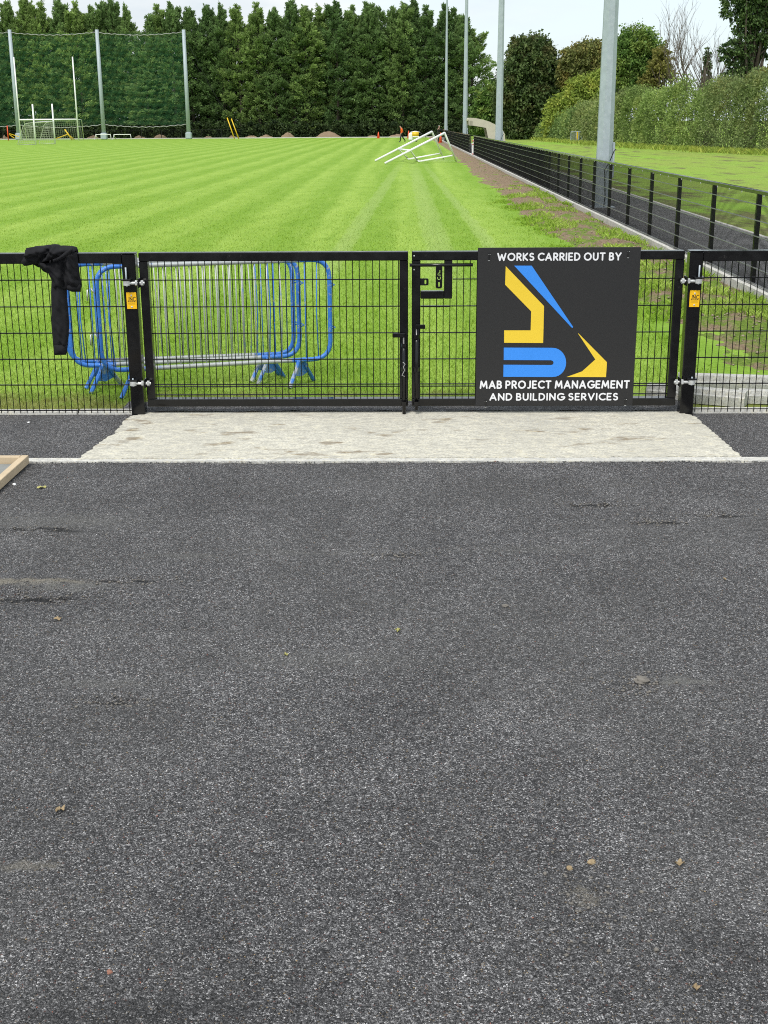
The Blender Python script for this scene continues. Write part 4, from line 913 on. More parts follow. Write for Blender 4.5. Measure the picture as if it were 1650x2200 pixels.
inflate(zz([(420, 95), (520, 80), (860, 43), (1050, 80), (1160, 100), (1236, 160), (1240, 420), (1000, 520), (600, 400), (430, 300)]), .03, 34, 9.475, .5).build('back_flap', M['cloth'], JK, True)
mb = MB()   # fold of cloth across the top of the rail
pf = [(9.30, 1.238), (9.33, 1.275), (9.38, 1.30), (9.44, 1.29), (9.472, 1.25), (9.476, 1.2), (9.464, 1.2), (9.455, 1.238), (9.37, 1.24)]
xa, xb = at(70, 540, 9.4).x, at(163, 540, 9.4).x; n = 12; Vv = []
for i in range(n + 1):
    for y, z in pf: Vv.append((xa + (xb - xa) * i / n, y, 1.237 + (z - 1.237) * (.55 + .9 * fbm(np.array([i * .6]), np.array([y * 9]), 4)[0] + .35 * math.sin(math.pi * i / n))))
k = len(pf); mb.add(Vv, [(i * k + j, i * k + (j + 1) % k, (i + 1) * k + (j + 1) % k, (i + 1) * k + j) for i in range(n) for j in range(k)] + [tuple(range(k)), tuple(range(n * k + k - 1, n * k - 1, -1))])
o = mb.build('shoulder_fold', M['cloth'], JK, True); fix_normals(o)

# ------------------------------------------------------------------ crowd control barriers behind the gate
def barrier_frame_pts(L, z0, z1, r):
    return [Vector((p.x, 0, p.y)) for p in rounded([(-L / 2, z0), (L / 2, z0), (L / 2, z1), (-L / 2, z1)], r, 6)]
def make_barrier(label, c, rz, L=1.92):
    b = thing('crowd_barrier', label, 'barrier', (c[0], c[1], 0), 'worn blue crowd barriers stacked behind the gate', R(rz))
    pts = barrier_frame_pts(L, .215, 1.055, .16); pts.append(pts[0]); mb = MB(); mb.tube(pts, .0195, 10, cap=False); mb.build('frame', M['barrier'], b, True, world=False)
    n = 17; mb = MB(); mb.tube([(0, 0, .22), (0, 0, 1.05)], .0068, 6); me = bpy.data.meshes.new('bar'); me.from_pydata(mb.V, [], mb.F); me.update()
    for i in range(n):
        x = -L / 2 + L * (i + 1) / (n + 1); z0 = .0; mb = MB(); bow = rnd.uniform(-.02, .02) if rnd.random() < .35 else 0
        mb.tube([(x, 0, .22), (x + bow, bow * .5, .62), (x, 0, 1.05)], .005, 6); mb.build('bar', M['barrier'], b, True, world=False)
    for sx in (-1, 1):
        x = sx * (L / 2 - .26); mb = MB()
        for sy in (-1, 1):
            mb.tube([(x + sy * .02, sy * .02, .225), (x + sy * .05, sy * .04, .15), (x + sy * .135, sy * .14, .006)], [.017, .017, .019], 8)
        mb.prism([(-.045, .20), (.045, .20), (.10, .10), (0, .075), (-.10, .10)], lambda p: (x + p[0] * .8, p[0] * .8 - .003, p[1]), lambda p: (x + p[0] * .8, p[0] * .8 + .003, p[1])); mb.build('foot', M['barrier'], b, False, world=False)
    for z in (.48, .84):
        mb = MB(); mb.tube([(-L / 2 - .015, 0, z), (-L / 2 - .045, 0, z + .05), (-L / 2 - .075, 0, z + .035), (-L / 2 - .08, 0, z - .05)], .006, 6); mb.build('hook', M['zinc'], b, True, world=False)
        mb = MB(); mb.tube([(L / 2 + .018, 0, z - .012), (L / 2 + .045, 0, z), (L / 2 + .018, 0, z + .012)], .006, 6); mb.build('hook_eye', M['barrier'], b, True, world=False)
    return b
make_barrier('worn blue and grey crowd barrier at the front of the stack, reaching farthest right', (-1.545, 10.36), 16.5)
make_barrier('worn blue and grey crowd barrier in the middle of the stack', (-1.83, 10.53), 14.5)
make_barrier('worn blue and grey crowd barrier at the back of the stack, reaching farthest left', (-1.90, 10.68), 11.5)

# ------------------------------------------------------------------ long side fence
SX = 4.60
pm = {}
def panel_meshes(L):
    if L in pm: return pm[L]
    v = MB(); y = .025
    while y < L: v.box((-.0025, y - .0017, .07), (.0025, y + .0017, 1.235)); y += .05
    h = MB()
    for z in (1.10, .90, .70, .50, .30, .10): h.box((.003, 0, z - .004), (.012, L, z + .004)); h.box((-.014, 0, z - .005), (-.003, L, z + .005))
    r = []
    for nm, b in (('wire_mesh', v), ('line_wires', h)):
        me = bpy.data.meshes.new(nm); me.from_pydata(b.V, [], b.F); me.update(); me.materials.append(M['wire'] if nm == 'wire_mesh' else M['linewire_toplit']); r.append(me)
    p = MB(); p.box((-.03, -.04, -.1), (.03, .04, 1.235), .004); c = MB(); c.box((-.034, 0, 1.236), (.034, L - .003, 1.284), .005)
    k = MB()
    for i in (.22, .5, .78): k.tube([(-.034, L * i, 1.228), (-.042, L * i, 1.228)], .012, 6)
    for nm, b, m_ in (('post', p, 'black'), ('top_rail', c, 'black'), ('rail_clip', k, 'zinc')):
        me = bpy.data.meshes.new(nm); me.from_pydata(b.V, [], b.F); me.update(); me.materials.append(M[m_]); r.append(me)
    pm[L] = r; return r
M['linewire_toplit'] = plain('line_wire', (.16, .165, .165), .35, .1, var=.1)  # top light on the horizontal wires painted in as a paler grey
def side_fence(label, y0, n, L=2.45):
    f = thing('perimeter_fence', label, 'fence', (SX, y0, 0)); ms = panel_meshes(L)
    for i in range(n):
        for me in ms:
            o = link(me.name.split('.')[0], me, f); o.location = (.055 if me.name.startswith('post') else 0, i * L, 0)
            if me.name.startswith('wire_mesh'): o['kind'] = 'stuff'
    o = link('post', ms[2], f); o.location = (.055, n * L, 0)
    return f
side_fence('long black mesh fence running from the front corner along the path to the gap', 9.55, 31)
side_fence('far black mesh fence section beyond the gap, ending by the person in dark clothes', 90.2, 23)
# far end fence
bf = thing('perimeter_fence', 'low black mesh fence across the far end of the pitch', 'fence', (-30, 189, 0)); Lb = 2.9
v = MB(); y = .05
while y < Lb: v.box((y - .004, -.004, .1), (y + .004, .004, 1.2)); y += .1
for z in (.12, .4, .7, 1.0): v.box((0, .005, z - .006), (Lb, .012, z + .006))
vm = bpy.data.meshes.new('wire_mesh'); vm.from_pydata(v.V, [], v.F); vm.update(); vm.materials.append(M['wire'])
v = MB(); v.box((-.05, -.04, -.1), (.05, .04, 1.22), .004); pme = bpy.data.meshes.new('post'); pme.from_pydata(v.V, [], v.F); pme.update(); pme.materials.append(M['black'])
v = MB(); v.box((0, -.03, 1.2), (Lb, .03, 1.26), .004); rme = bpy.data.meshes.new('top_rail'); rme.from_pydata(v.V, [], v.F); rme.update(); rme.materials.append(M['black'])
for i in range(25):
    for nm, me in (('wire_mesh', vm), ('post', pme), ('top_rail', rme)):
        o = link(nm, me, bf); o.location = (-30 - 36 + i * Lb, 0, 0)
        if nm == 'wire_mesh': o['kind'] = 'stuff'

# ------------------------------------------------------------------ lighting columns
def column(label, px, X, hat=True):
    d = ray(px, 280); t = X / d.x; Y = (EYE + d * t).y
    o = thing('lighting_column', label, 'lamp post', (X, Y, 0), 'lighting columns beside the path'); mb = MB()
    mb.tube([(X, Y, -.2), (X, Y, 18.5)], [.222, .10], 8); mb.build('shaft', M['galv'], o)
    mb = MB(); mb.box((X + .195, Y - .11, .75), (X + .245, Y + .11, 1.62), .006); mb.build('service_door', M['galv'], o)
    mb = MB(); mb.box((X - .3, Y - .3, -.05), (X + .3, Y + .3, .035), .01); mb.build('base_plate', M['galv'], o)
    mb = MB(); mb.tube([(X + .1, Y - .25, 1.15), (X + .16, Y - .27, 1.32), (X + .2, Y - .27, 1.42), (X + .25, Y - .25, 1.46)], .013, 6); mb.tube([(X + .1, Y - .25, 1.15), (X - .02, Y - .28, .95), (X + .02, Y - .27, .3), (X, Y - .25, .02)], .013, 6); mb.build('cable', M['blackplastic'], o, True)
    mb = MB(); mb.box((X - 1.2, Y - .06, 18.4), (X + 1.2, Y + .06, 18.52), .01); ca_ = mb.build('crossarm', M['galv'], o)
    for k in (-1, -.35, .35, 1):
        mb = MB(); mb.box((X + k - .22, Y - .25, 18.54), (X + k + .22, Y + .12, 18.66), .02); mb.build('floodlight', M['galv'], ca_)
column('nearest and thickest galvanised lighting column behind the side fence', 1301, 5.15)
column('second galvanised lighting column, next to the cream dugout', 1072, 5.35)
column('third galvanised lighting column, left of the cream dugout', 999, 5.35)
column('farthest galvanised lighting column at the end of the side fence', 958, 5.35)

# ------------------------------------------------------------------ dugout, gap marker, small hedge barrier
dz = lambda x, y: (980 + x / 11.786, 240 + y / 11.786)
prof = [(315, 170), (345, 152), (480, 160), (700, 205), (850, 255), (975, 315), (1080, 385), (1180, 470), (1230, 560), (1270, 760), (900, 760), (800, 615), (760, 410), (640, 385), (430, 352), (330, 345), (318, 330)]
YD = 102.0; P0 = at(*dz(315, 700), YD); DG = thing('dugout', 'cream precast concrete dugout shelter with a curved roof beside the path', 'shelter', (P0.x + 1.5, YD, 0))
pp = [at(*dz(x, y), YD) for x, y in prof]; pp = [Vector((p.x, p.z if p.z > .9 else max(p.z, 0))) for p in pp]
for i, p in enumerate(pp):
    if prof[i][1] == 760: p.y = 0
def wall_piece(y0, y1, name, poly, mat=M['dugout']):
    m2 = MB(); m2.prism([tuple(p) for p in poly], lambda p: (p[0], y0, p[1]), lambda p: (p[0], y1, p[1])); o = m2.build(name, mat, DG); fix_normals(o); return o
wall_piece(YD, YD + .22, 'side_wall', pp); wall_piece(YD + 3.0, YD + 3.22, 'side_wall', pp)
top_p = pp[0:9]; roof = [Vector((p.x, p.y - .01)) for p in top_p] + [Vector((p.x - .04, p.y - .16)) for p in top_p[::-1]]
wall_piece(YD + .221, YD + 2.999, 'roof', roof)
bk = [pp[8] - Vector((.01, 0)), Vector((pp[9].x - .01, 0)), Vector((pp[9].x - .2, 0)), pp[8] - Vector((.2, 0))]; wall_piece(YD + .221, YD + 2.999, 'back_wall', bk)
q0, q1 = at(*dz(338, 228), YD), at(*dz(412, 352), YD); mb = MB(); mb.box((q0.x, YD - .012, q1.z), (q1.x, YD - .002, q0.z)); o = mb.build('recess_shade_panel', plain('recess_shade', (.30, .28, .22), .9), DG)  # darker flat panel on the side wall, painting the shade of a hollow
q0 = at(*dz(700, 600), YD + 1); mb = MB(); mb.box((q0.x, YD + .3, .42), (q0.x + .5, YD + 2.9, .47), .01); mb.build('bench', M['timber'], DG)
p = gp(1015, 336); RW = thing('barrier_post', 'white plastic marker post with red bands standing in the fence gap', 'marker', (4.72, 86.0, 0)); x, y = 4.72, 86.0
mb = MB(); mb.box((x - .17, y - .06, .08), (x + .17, y + .06, .78), .03); mb.build('body', M['white'], RW)
mb = MB(); mb.box((x - .14, y - .05, .78), (x + .17, y + .05, 1.02), .03); mb.build('head', M['white'], RW)
for z in (.70, .93, .11):
    mb = MB(); mb.box((x - .175, y - .066, z - .05), (x + .176, y + .066, z + .045), .03); mb.build('red_band', M['red'], RW)
def small_barrier(label, px0, px1, Yb, rz, plate):
    c = at((px0 + px1) / 2, 300, Yb); L = (at(px1, 300, Yb) - at(px0, 300, Yb)).length; b = thing('pedestrian_barrier', label, 'barrier', (c.x, Yb, .03), None, R(rz)); mb = MB()
    pts = barrier_frame_pts(L, .12, 1.1, .1); pts.append(pts[0]); mb.tube(pts, .03, 8, cap=False); mb.build('frame', M['galv'], b, True, world=False)
    n = int(L / .08)
    for i in range(1, n):
        mb = MB(); mb.tube([(-L / 2 + L * i / n, 0, .13), (-L / 2 + L * i / n, 0, 1.09)], .009, 4); mb.build('bar', M['galv'], b, world=False)
    for sx in (-1, 1):
        mb = MB(); mb.tube([(sx * (L / 2 - .1), -.22, .0), (sx * (L / 2 - .1), 0, .12), (sx * (L / 2 - .1), .22, .0)], .025, 6); mb.build('foot', M['galv'], b, world=False)
    if plate:
        mb = MB(); mb.prism([(-.10, 1.09), (.02, 1.09), (.06, .75), (.02, .38), (-.03, .33), (-.10, .5)], lambda p: (p[0] + L * .35, -.05, p[1]), lambda p: (p[0] + L * .35, -.035, p[1])); o = mb.build('yellow_panel', M['yellow'], b, world=False); fix_normals(o)
small_barrier('small galvanised barrier with a yellow panel on the verge by the hedge', 1226, 1243, 130, 8, True)
small_barrier('small galvanised barrier set behind the one with the yellow panel', 1238, 1250, 131.2, -20, False)

# ------------------------------------------------------------------ ball stop netting and goals
def net_patch(mb, P00, P10, P11, P01, su_, sv_, w, sag=0.0):
    P00, P10, P11, P01 = map(Vector, (P00, P10, P11, P01)); U = max((P10 - P00).length, (P11 - P01).length); Vv = max((P01 - P00).length, (P11 - P10).length)
    n = (P10 - P00).cross(P01 - P00).normalized(); nu, nv = max(2, int(U / su_)), max(2, int(Vv / sv_))
    f = lambda u, v: (P00 * (1 - u) + P10 * u) * (1 - v) + (P01 * (1 - u) + P11 * u) * v + n * sag * math.sin(math.pi * u) * math.sin(math.pi * v)
    K = 4 if sag else 1
    def strip(pts, side):
        V = []; 
        for p in pts: V += [p - side * w / 2, p + side * w / 2]
        mb.add(V, [(2 * i, 2 * i + 1, 2 * i + 3, 2 * i + 2) for i in range(len(pts) - 1)])
    su1 = (P10 - P00).normalized() if (P10 - P00).length > 1e-6 else (P11 - P01).normalized(); sv1 = (P01 - P00).normalized() if (P01 - P00).length > 1e-6 else (P11 - P10).normalized()
    for i in range(nu + 1): strip([f(i / nu, k / K) for k in range(K + 1)], su1)
    for i in range(nv + 1): strip([f(k / K, i / nv) for k in range(K + 1)], sv1)
BS = thing('ball_stop_net', 'tall green ball stop netting on three galvanised masts behind the goal', 'netting', (at(224, 300, 184).x, 184, 0))
masts = [(-150, 67), (22, 67), (209, 67), (396, 67)]; bases = [(-132, 299), (41, 299), (224, 299), (406, 299)]; YN = 184.0; tops_, bots_ = [], []
for (tx, ty), (bx, by) in zip(masts, bases):
    b = at(bx, by, YN); t_ = at(tx, ty, YN); t_ = Vector((b.x, YN, t_.z)); tops_.append(t_); bots_.append(Vector((b.x, YN, 0)))
    mb = MB(); mb.tube([(b.x, YN, -.1), (b.x, YN, t_.z + .2)], [.30, .24], 8); mb.build('mast', M['galv'], BS, True)
    mb = MB(); mb.box((b.x - .42, YN - .42, 0), (b.x + .42, YN + .42, .9), .1); mb.build('mast_foot', M['galv'], BS)
for i in range(3):
    a, b = bots_[i], bots_[i + 1]; zt = tops_[i].z - .25; mb = MB(); zb = 1.95
    net_patch(mb, (a.x, YN + .1, zb), (b.x, YN + .1, zb), (b.x, YN + .1, zt - .1), (a.x, YN + .1, zt - .1), .16, .16, .008); mb.build('netting', M['greennet'], BS)['kind'] = 'stuff'
    for z in (zt, zb):
        mb = MB(); mb.tube([(a.x + (b.x - a.x) * k / 24, YN, z - .35 * math.sin(math.pi * k / 24) + (.10 if k % 2 else 0)) for k in range(25)], .05, 5); mb.build('rope', M['rope'], BS, True)
a = tops_[3]
for j, (gx, gy) in enumerate(((488, 253), (497, 255))):
    e = at(gx + 16, 299, 181 + j * 2); e.z = 0; mid = at(gx, gy, 181.5 + j * 2); tt = Vector((a.x, YN, a.z - .6 - j * 1.6))
    g = tag(link('guy_wire', None), 'guy wire with a yellow sleeve anchoring the netting mast, %s of the two' % ('nearer' if j == 0 else 'farther'), 'guy wire', 'guy wires of the netting'); g.location = e
    mb = MB(); mb.tube([mid, tt], .022, 4); mb.build('cable', M['wire'], g); mb = MB(); mb.tube([e, mid], .075, 8); mb.build('yellow_sleeve', M['yellow'], g, True)
# tall goal
YG = 176.0; GL = thing('goal', 'white goal with very tall uprights in front of the green netting', 'goal', (at(108, 300, YG).x, YG, 0)); gx0, gx1 = at(45, 300, YG).x, at(169, 300, YG).x
zc = at(100, 257, YG).z; zt = at(159, 122, YG).z
for x in (gx0, gx1):
    mb = MB(); mb.tube([(x, YG, -.1), (x, YG, zt)], [.10, .085], 10); mb.build('upright', M['white'], GL, True)
mb = MB(); mb.tube([(gx0, YG, zc), (gx1, YG, zc)], .10, 10); mb.build('crossbar', M['white'], GL, True)
for x in (gx0, gx1):
    mb = MB(); mb.tube([(x, YG, zc), (x + .35 * (1 if x == gx1 else 1), YG + 1.0, zc - .05), (x + .2, YG + 2.0, 0)], .04, 6); mb.build('net_stanchion', M['white'], GL, True)
mb = MB(); net_patch(mb, (gx0, YG + 2, 0), (gx1, YG + 2, 0), (gx1, YG + 1, zc), (gx0, YG + 1, zc), .28, .28, .022); net_patch(mb, (gx1, YG, 0), (gx1 + .2, YG + 2, 0), (gx1, YG + 1, zc), (gx1, YG, zc), .28, .28, .022); mb.build('goal_net', M['whitenet'], GL)['kind'] = 'stuff'
# small portable goal, seen half from the side
pa, pb = gp(78, 312.5), gp(118, 309.5); YS = 141.0; pa = at(77, 311.5, YS); pb = at(118.5, 308.5, YS + 3); pa.z = pb.z = 0; SGL = thing('goal', 'small portable goal with short uprights and a pale net in front of the tall goal', 'goal', ((pa.x + pb.x) / 2, YS + 1.5, 0))
ha, hb = at(69.5, 224, YS).z, at(112.5, 223, YS + 3).z; ca, cb_ = at(74, 263, YS).z, at(116, 261, YS + 3).z
for p, h in ((pa, ha), (pb, hb)):
    mb = MB(); mb.tube([p, p + Vector((0, 0, h))], .085, 8); mb.build('upright', M['white'], SGL, True)
mb = MB(); mb.tube([pa + Vector((0, 0, ca)), pb + Vector((0, 0, cb_))], .06, 8); mb.build('crossbar', M['white'], SGL, True)
bk_ = Vector((-2.05, .2, 0)); bkb = Vector((-1.9, .4, 0))
for p, h, bb in ((pa, ca, bk_), (pb, cb_, bkb)):
    mb = MB(); mb.tube([p + Vector((0, 0, h)), p + bb * .45 + Vector((0, 0, h - .12)), p + bb * .62 + Vector((0, 0, h - .45)), p + bb + Vector((0, 0, .05)), p + bb * .5 + Vector((0, 0, .03)), p + Vector((0, 0, .05))], .035, 6); mb.build('net_frame', M['whitenet'], SGL, True)
mb = MB(); net_patch(mb, pa + bk_, pb + bkb, pb + bkb * .5 + Vector((0, 0, cb_ - .15)), pa + bk_ * .5 + Vector((0, 0, ca - .15)), .22, .22, .02)
net_patch(mb, pa, pa + bk_, pa + bk_ * .5 + Vector((0, 0, ca - .15)), pa + Vector((0, 0, ca)), .22, .22, .02); net_patch(mb, pb, pb + bkb, pb + bkb * .5 + Vector((0, 0, cb_ - .15)), pb + Vector((0, 0, cb_)), .22, .22, .02)
mb.build('goal_net', M['whitenet'], SGL)['kind'] = 'stuff'
# toppled goal on the touchline
zz2 = lambda x, y: (820 + x / 9.1667, 250 + y / 9.1667)
TG = thing('goal', 'white portable goal tipped forward onto its uprights beside the side fence', 'goal', (1.2, 76, 0))
def w3(x, y, z=None, Y=None):
    q = zz2(x, y); return gp(*q, z) if Y is None else at(*q, Y)
B0 = gp(827, 351, .05); A0 = gp(806, 345.5, .05)
Bt = w3(1240, 325, Y=B0.y + 1.2); At = w3(990, 300, Y=A0.y + 1.2); Bf = gp(980.5, 347, .05); Af = gp(952.5, 340.5, .05)
for nm, pts, r in (('upright', [B0, Bt], .062), ('upright', [A0, At], .062), ('top_strut', [Bt, Bf], .05), ('top_strut', [At, Af], .05)):
    mb = MB(); mb.tube(pts, r, 8); mb.build(nm, M['white'], TG, True)
lerp = lambda a, b, t: a + (b - a) * t
ma, mb_ = lerp(A0, At, .40), lerp(B0, Bt, .42)
m3 = MB(); m3.tube([ma, mb_], .05, 8); m3.build('crossbar', M['white'], TG, True)
for s, e, zoomy, Yr in ((mb_, lerp(Bf, Bt, .22), [(690, 850), (735, 888)], B0.y + .5), (ma, lerp(Af, At, .2), [(500, 815), (530, 842)], A0.y + .5)):
    pts = [s] + [gp(*zz2(*z_), .06) for z_ in zoomy] + [e]; m3 = MB(); m3.tube(pts, .042, 8); m3.build('net_frame', M['white'], TG, True)
m3 = MB(); ga, gb = gp(*zz2(530, 842), .05), gp(*zz2(735, 888), .05); net_patch(m3, ga, gb, mb_, ma, .25, .25, .012); net_patch(m3, ga, gb, Bf, Af, .3, .3, .014); net_patch(m3, lerp(Bf, Bt, .02), Bt, At, Af, .3, .3, .007)
m3.build('goal_net', M['whitenet'], TG)['kind'] = 'stuff'

# ------------------------------------------------------------------ small things at the far end
def cone(label, px, py0, Yc, h):
    p = at(px, py0, Yc); x = p.x; o = thing('traffic_cone', label, 'cone', (x, Yc, 0), 'orange traffic cones'); mb = MB(); mb.tube([(x, Yc, .03), (x, Yc, h)], [.20, .04], 12); mb.build('cone_body', M['conemat'], o, True)
    mb = MB(); mb.box((x - .27, Yc - .27, 0), (x + .27, Yc + .27, .05), .02); mb.build('cone_base', M['conemat'], o); return o
cone('orange traffic cone right of the person in orange', 878, 297, 178, 1.0)
cone('orange traffic cone at the feet of the person in dark clothes', 946.5, 306, 137, 1.05)
cone('orange traffic cone by the far end fence, left of the person in orange', 813, 298, 180, .85)
def mound(label, px, w, h, Ym=190.3, green=False):
    p = at(px, 298, Ym); x = p.x; s = (at(px + 10, 298, Ym) - p).length / 10; Wm = w * s / 2; hm = h * s; rgm = np.random.default_rng(int(px)); n = 22
    V, F = grid(-1, 1, -1, 1, n, n, lambda X, Y: np.maximum(0, 1 - X ** 2 - Y ** 2) ** .8 * (.75 + 1.3 * fbm(X * 2.2 + px, Y * 2.2, 7, 4)) - .06)
    V = V * np.array([Wm, min(1.6, Wm), hm]) + np.array([x, Ym, -.02]); V = V - np.array([x, Ym, 0]); o = link('soil_mound', mesh_from('soil_mound', V, F, smooth=True), None, M['mound']); o.location = (x, Ym, 0)
    tag(o, label, 'mound', 'soil heaps along the far end fence')
for px_, w_, h_, l_ in ((705, 64, 13, 'widest brown soil heap along the far end fence'), (618, 34, 14, 'greenish soil heap left of the widest heap at the far end'), (572, 34, 8, 'low soil heap just right of the yellow guy sleeves'), (540, 32, 8, 'flat soil heap beside the yellow guy sleeves'), (448, 22, 6, 'small soil heap just right of the tallest netting mast'),
                        (800, 30, 6, 'small soil heap left of the person in orange'), (850, 34, 8, 'soil heap behind the person in orange'), (500, 20, 7, 'soil heap under the yellow guy sleeves'), (345, 34, 9, 'soil heap seen between the right two masts'), (300, 30, 8, 'soil heap beside the low white frames'), (200, 30, 10, 'pale soil heap left of the middle mast'), (10, 24, 9, 'soil heap at the left edge by the red post')):
    mound(l_, px_, w_, h_)
def low_frame(label, pa_, pb_, Yf=181.5):
    a_, b_ = at(pa_, 298, Yf).x, at(pb_, 298, Yf).x; h = at(pa_, 289, Yf).z; o = thing('low_frame', label, 'frame', ((a_ + b_) / 2, Yf, 0), 'low white frames beside the middle mast'); mb = MB()
    mb.tube([(a_, Yf - .3, 0), (a_ + .15, Yf, h), (b_ - .15, Yf, h), (b_, Yf - .3, 0)], .05, 6); mb.build('front_bar', M['white'], o, True)
    mb = MB(); mb.tube([(a_ + .2, Yf + .8, 0), (a_ + .15, Yf, h)], .04, 6); mb.tube([(b_ - .2, Yf + .8, 0), (b_ - .15, Yf, h)], .04, 6); mb.build('rear_legs', M['white'], o, True)
low_frame('low white training frame left of the other, by the middle mast', 204, 240); low_frame('low white training frame right of the other, by the middle mast', 243, 283)
rp = at(18, 300, 178); o = thing('marker_post', 'orange red post with yellow tape at the left edge behind the pitch', 'post', (rp.x, 178, 0)); mb = MB(); mb.tube([(rp.x, 178, -.1), (rp.x, 178, at(18, 270, 178).z)], .07, 8); mb.build('pole', M['conemat'], o, True)
mb = MB(); mb.tube([at(20, 287, 178), at(41, 294, 178)], .05, 5); mb.tube([at(20, 289, 178), at(31, 297, 178)], .05, 5); mb.build('yellow_tape', M['yellow'], o)
yp = at(148, 300, 179); o = thing('yellow_prop', 'leaning yellow bars behind the tall goal', 'prop', (yp.x, 179, 0)); mb = MB(); mb.tube([at(139, 278, 179), at(156, 302, 179)], .10, 6); mb.build('leaning_bar', M['yellow'], o, True)
mb = MB(); mb.tube([at(146, 288.5, 179), at(118, 299, 179.5)], .07, 6); mb.build('side_bar', M['yellow'], o, True); mb = MB(); mb.tube([at(150, 292, 179.2), at(160, 300, 179.6)], .07, 6); mb.build('brace_bar', M['yellow'], o, True)
# cart with yellow tank
cp = at(892, 304, 148); o = thing('spray_cart', 'small white cart with a yellow tank and a long dark handle on the pitch', 'cart', (cp.x, 148, 0)); X, Y = cp.x, 148
mb = MB(); mb.box((X - .75, Y - .3, .12), (X - .25, Y + .3, .95), .12); mb.box((X - .3, Y - .28, .5), (X + .45, Y + .28, .6), .03); mb.build('body', M['white'], o)
mb = MB(); mb.tube([(X - .35, Y, .78), (X + .4, Y, .78)], [.30, .30], 14); mb.build('tank', M['yellow'], o, True); mb = MB(); mb.tube([(X - .55, Y, 1.0), (X, Y, 1.12), (X + .5, Y, 1.02)], .06, 8); mb.build('hood_bar', M['white'], o, True)
mb = MB(); mb.tube([(X + .4, Y, 1.12), (X + 1.25, Y - .1, .45)], .03, 6); mb.build('handle', M['blackplastic'], o, True)
for sy in (-.34, .34):
    mb = MB(); mb.tube([(X + .1, Y + sy - .03, .17), (X + .1, Y + sy + .03, .17)], .17, 14); mb.build('wheel', M['blackplastic'], o)
mb = MB(); mb.tube([at(*zz2(885, 565), 140), at(*zz2(905, 600), 140), at(*zz2(915, 650), 139.6)], .035, 5); hz = mb.build('hose', M['whitenet'], None, True); tag(hz, 'pale curved hose lying on the pitch behind the toppled goal', 'hose')

# ------------------------------------------------------------------ people
def skin_mesh(name, verts, edges, radii, mat, parent, root=0, sub=2):
    me = bpy.data.meshes.new(name); me.from_pydata([tuple(v) for v in verts], edges, []); me.update(); o = bpy.data.objects.new('tmp', me); C.objects.link(o)
    m = o.modifiers.new('s', 'SKIN')
    if not me.skin_vertices: me.skin_vertices.new()
    for i, r in enumerate(radii):
        me.skin_vertices[0].data[i].radius = (r, r) if not hasattr(r, '__len__') else r
        me.skin_vertices[0].data[i].use_root = i == root
    o.modifiers.new('u', 'SUBSURF').levels = sub
    bpy.context.view_layer.update(); out_ = bpy.data.meshes.new_from_object(o.evaluated_get(bpy.context.evaluated_depsgraph_get())); bpy.data.objects.remove(o); out_.name = name
    out_.polygons.foreach_set('use_smooth', np.ones(len(out_.polygons), dtype=bool)); out_.materials.clear()
    return link(name, out_, parent, mat)
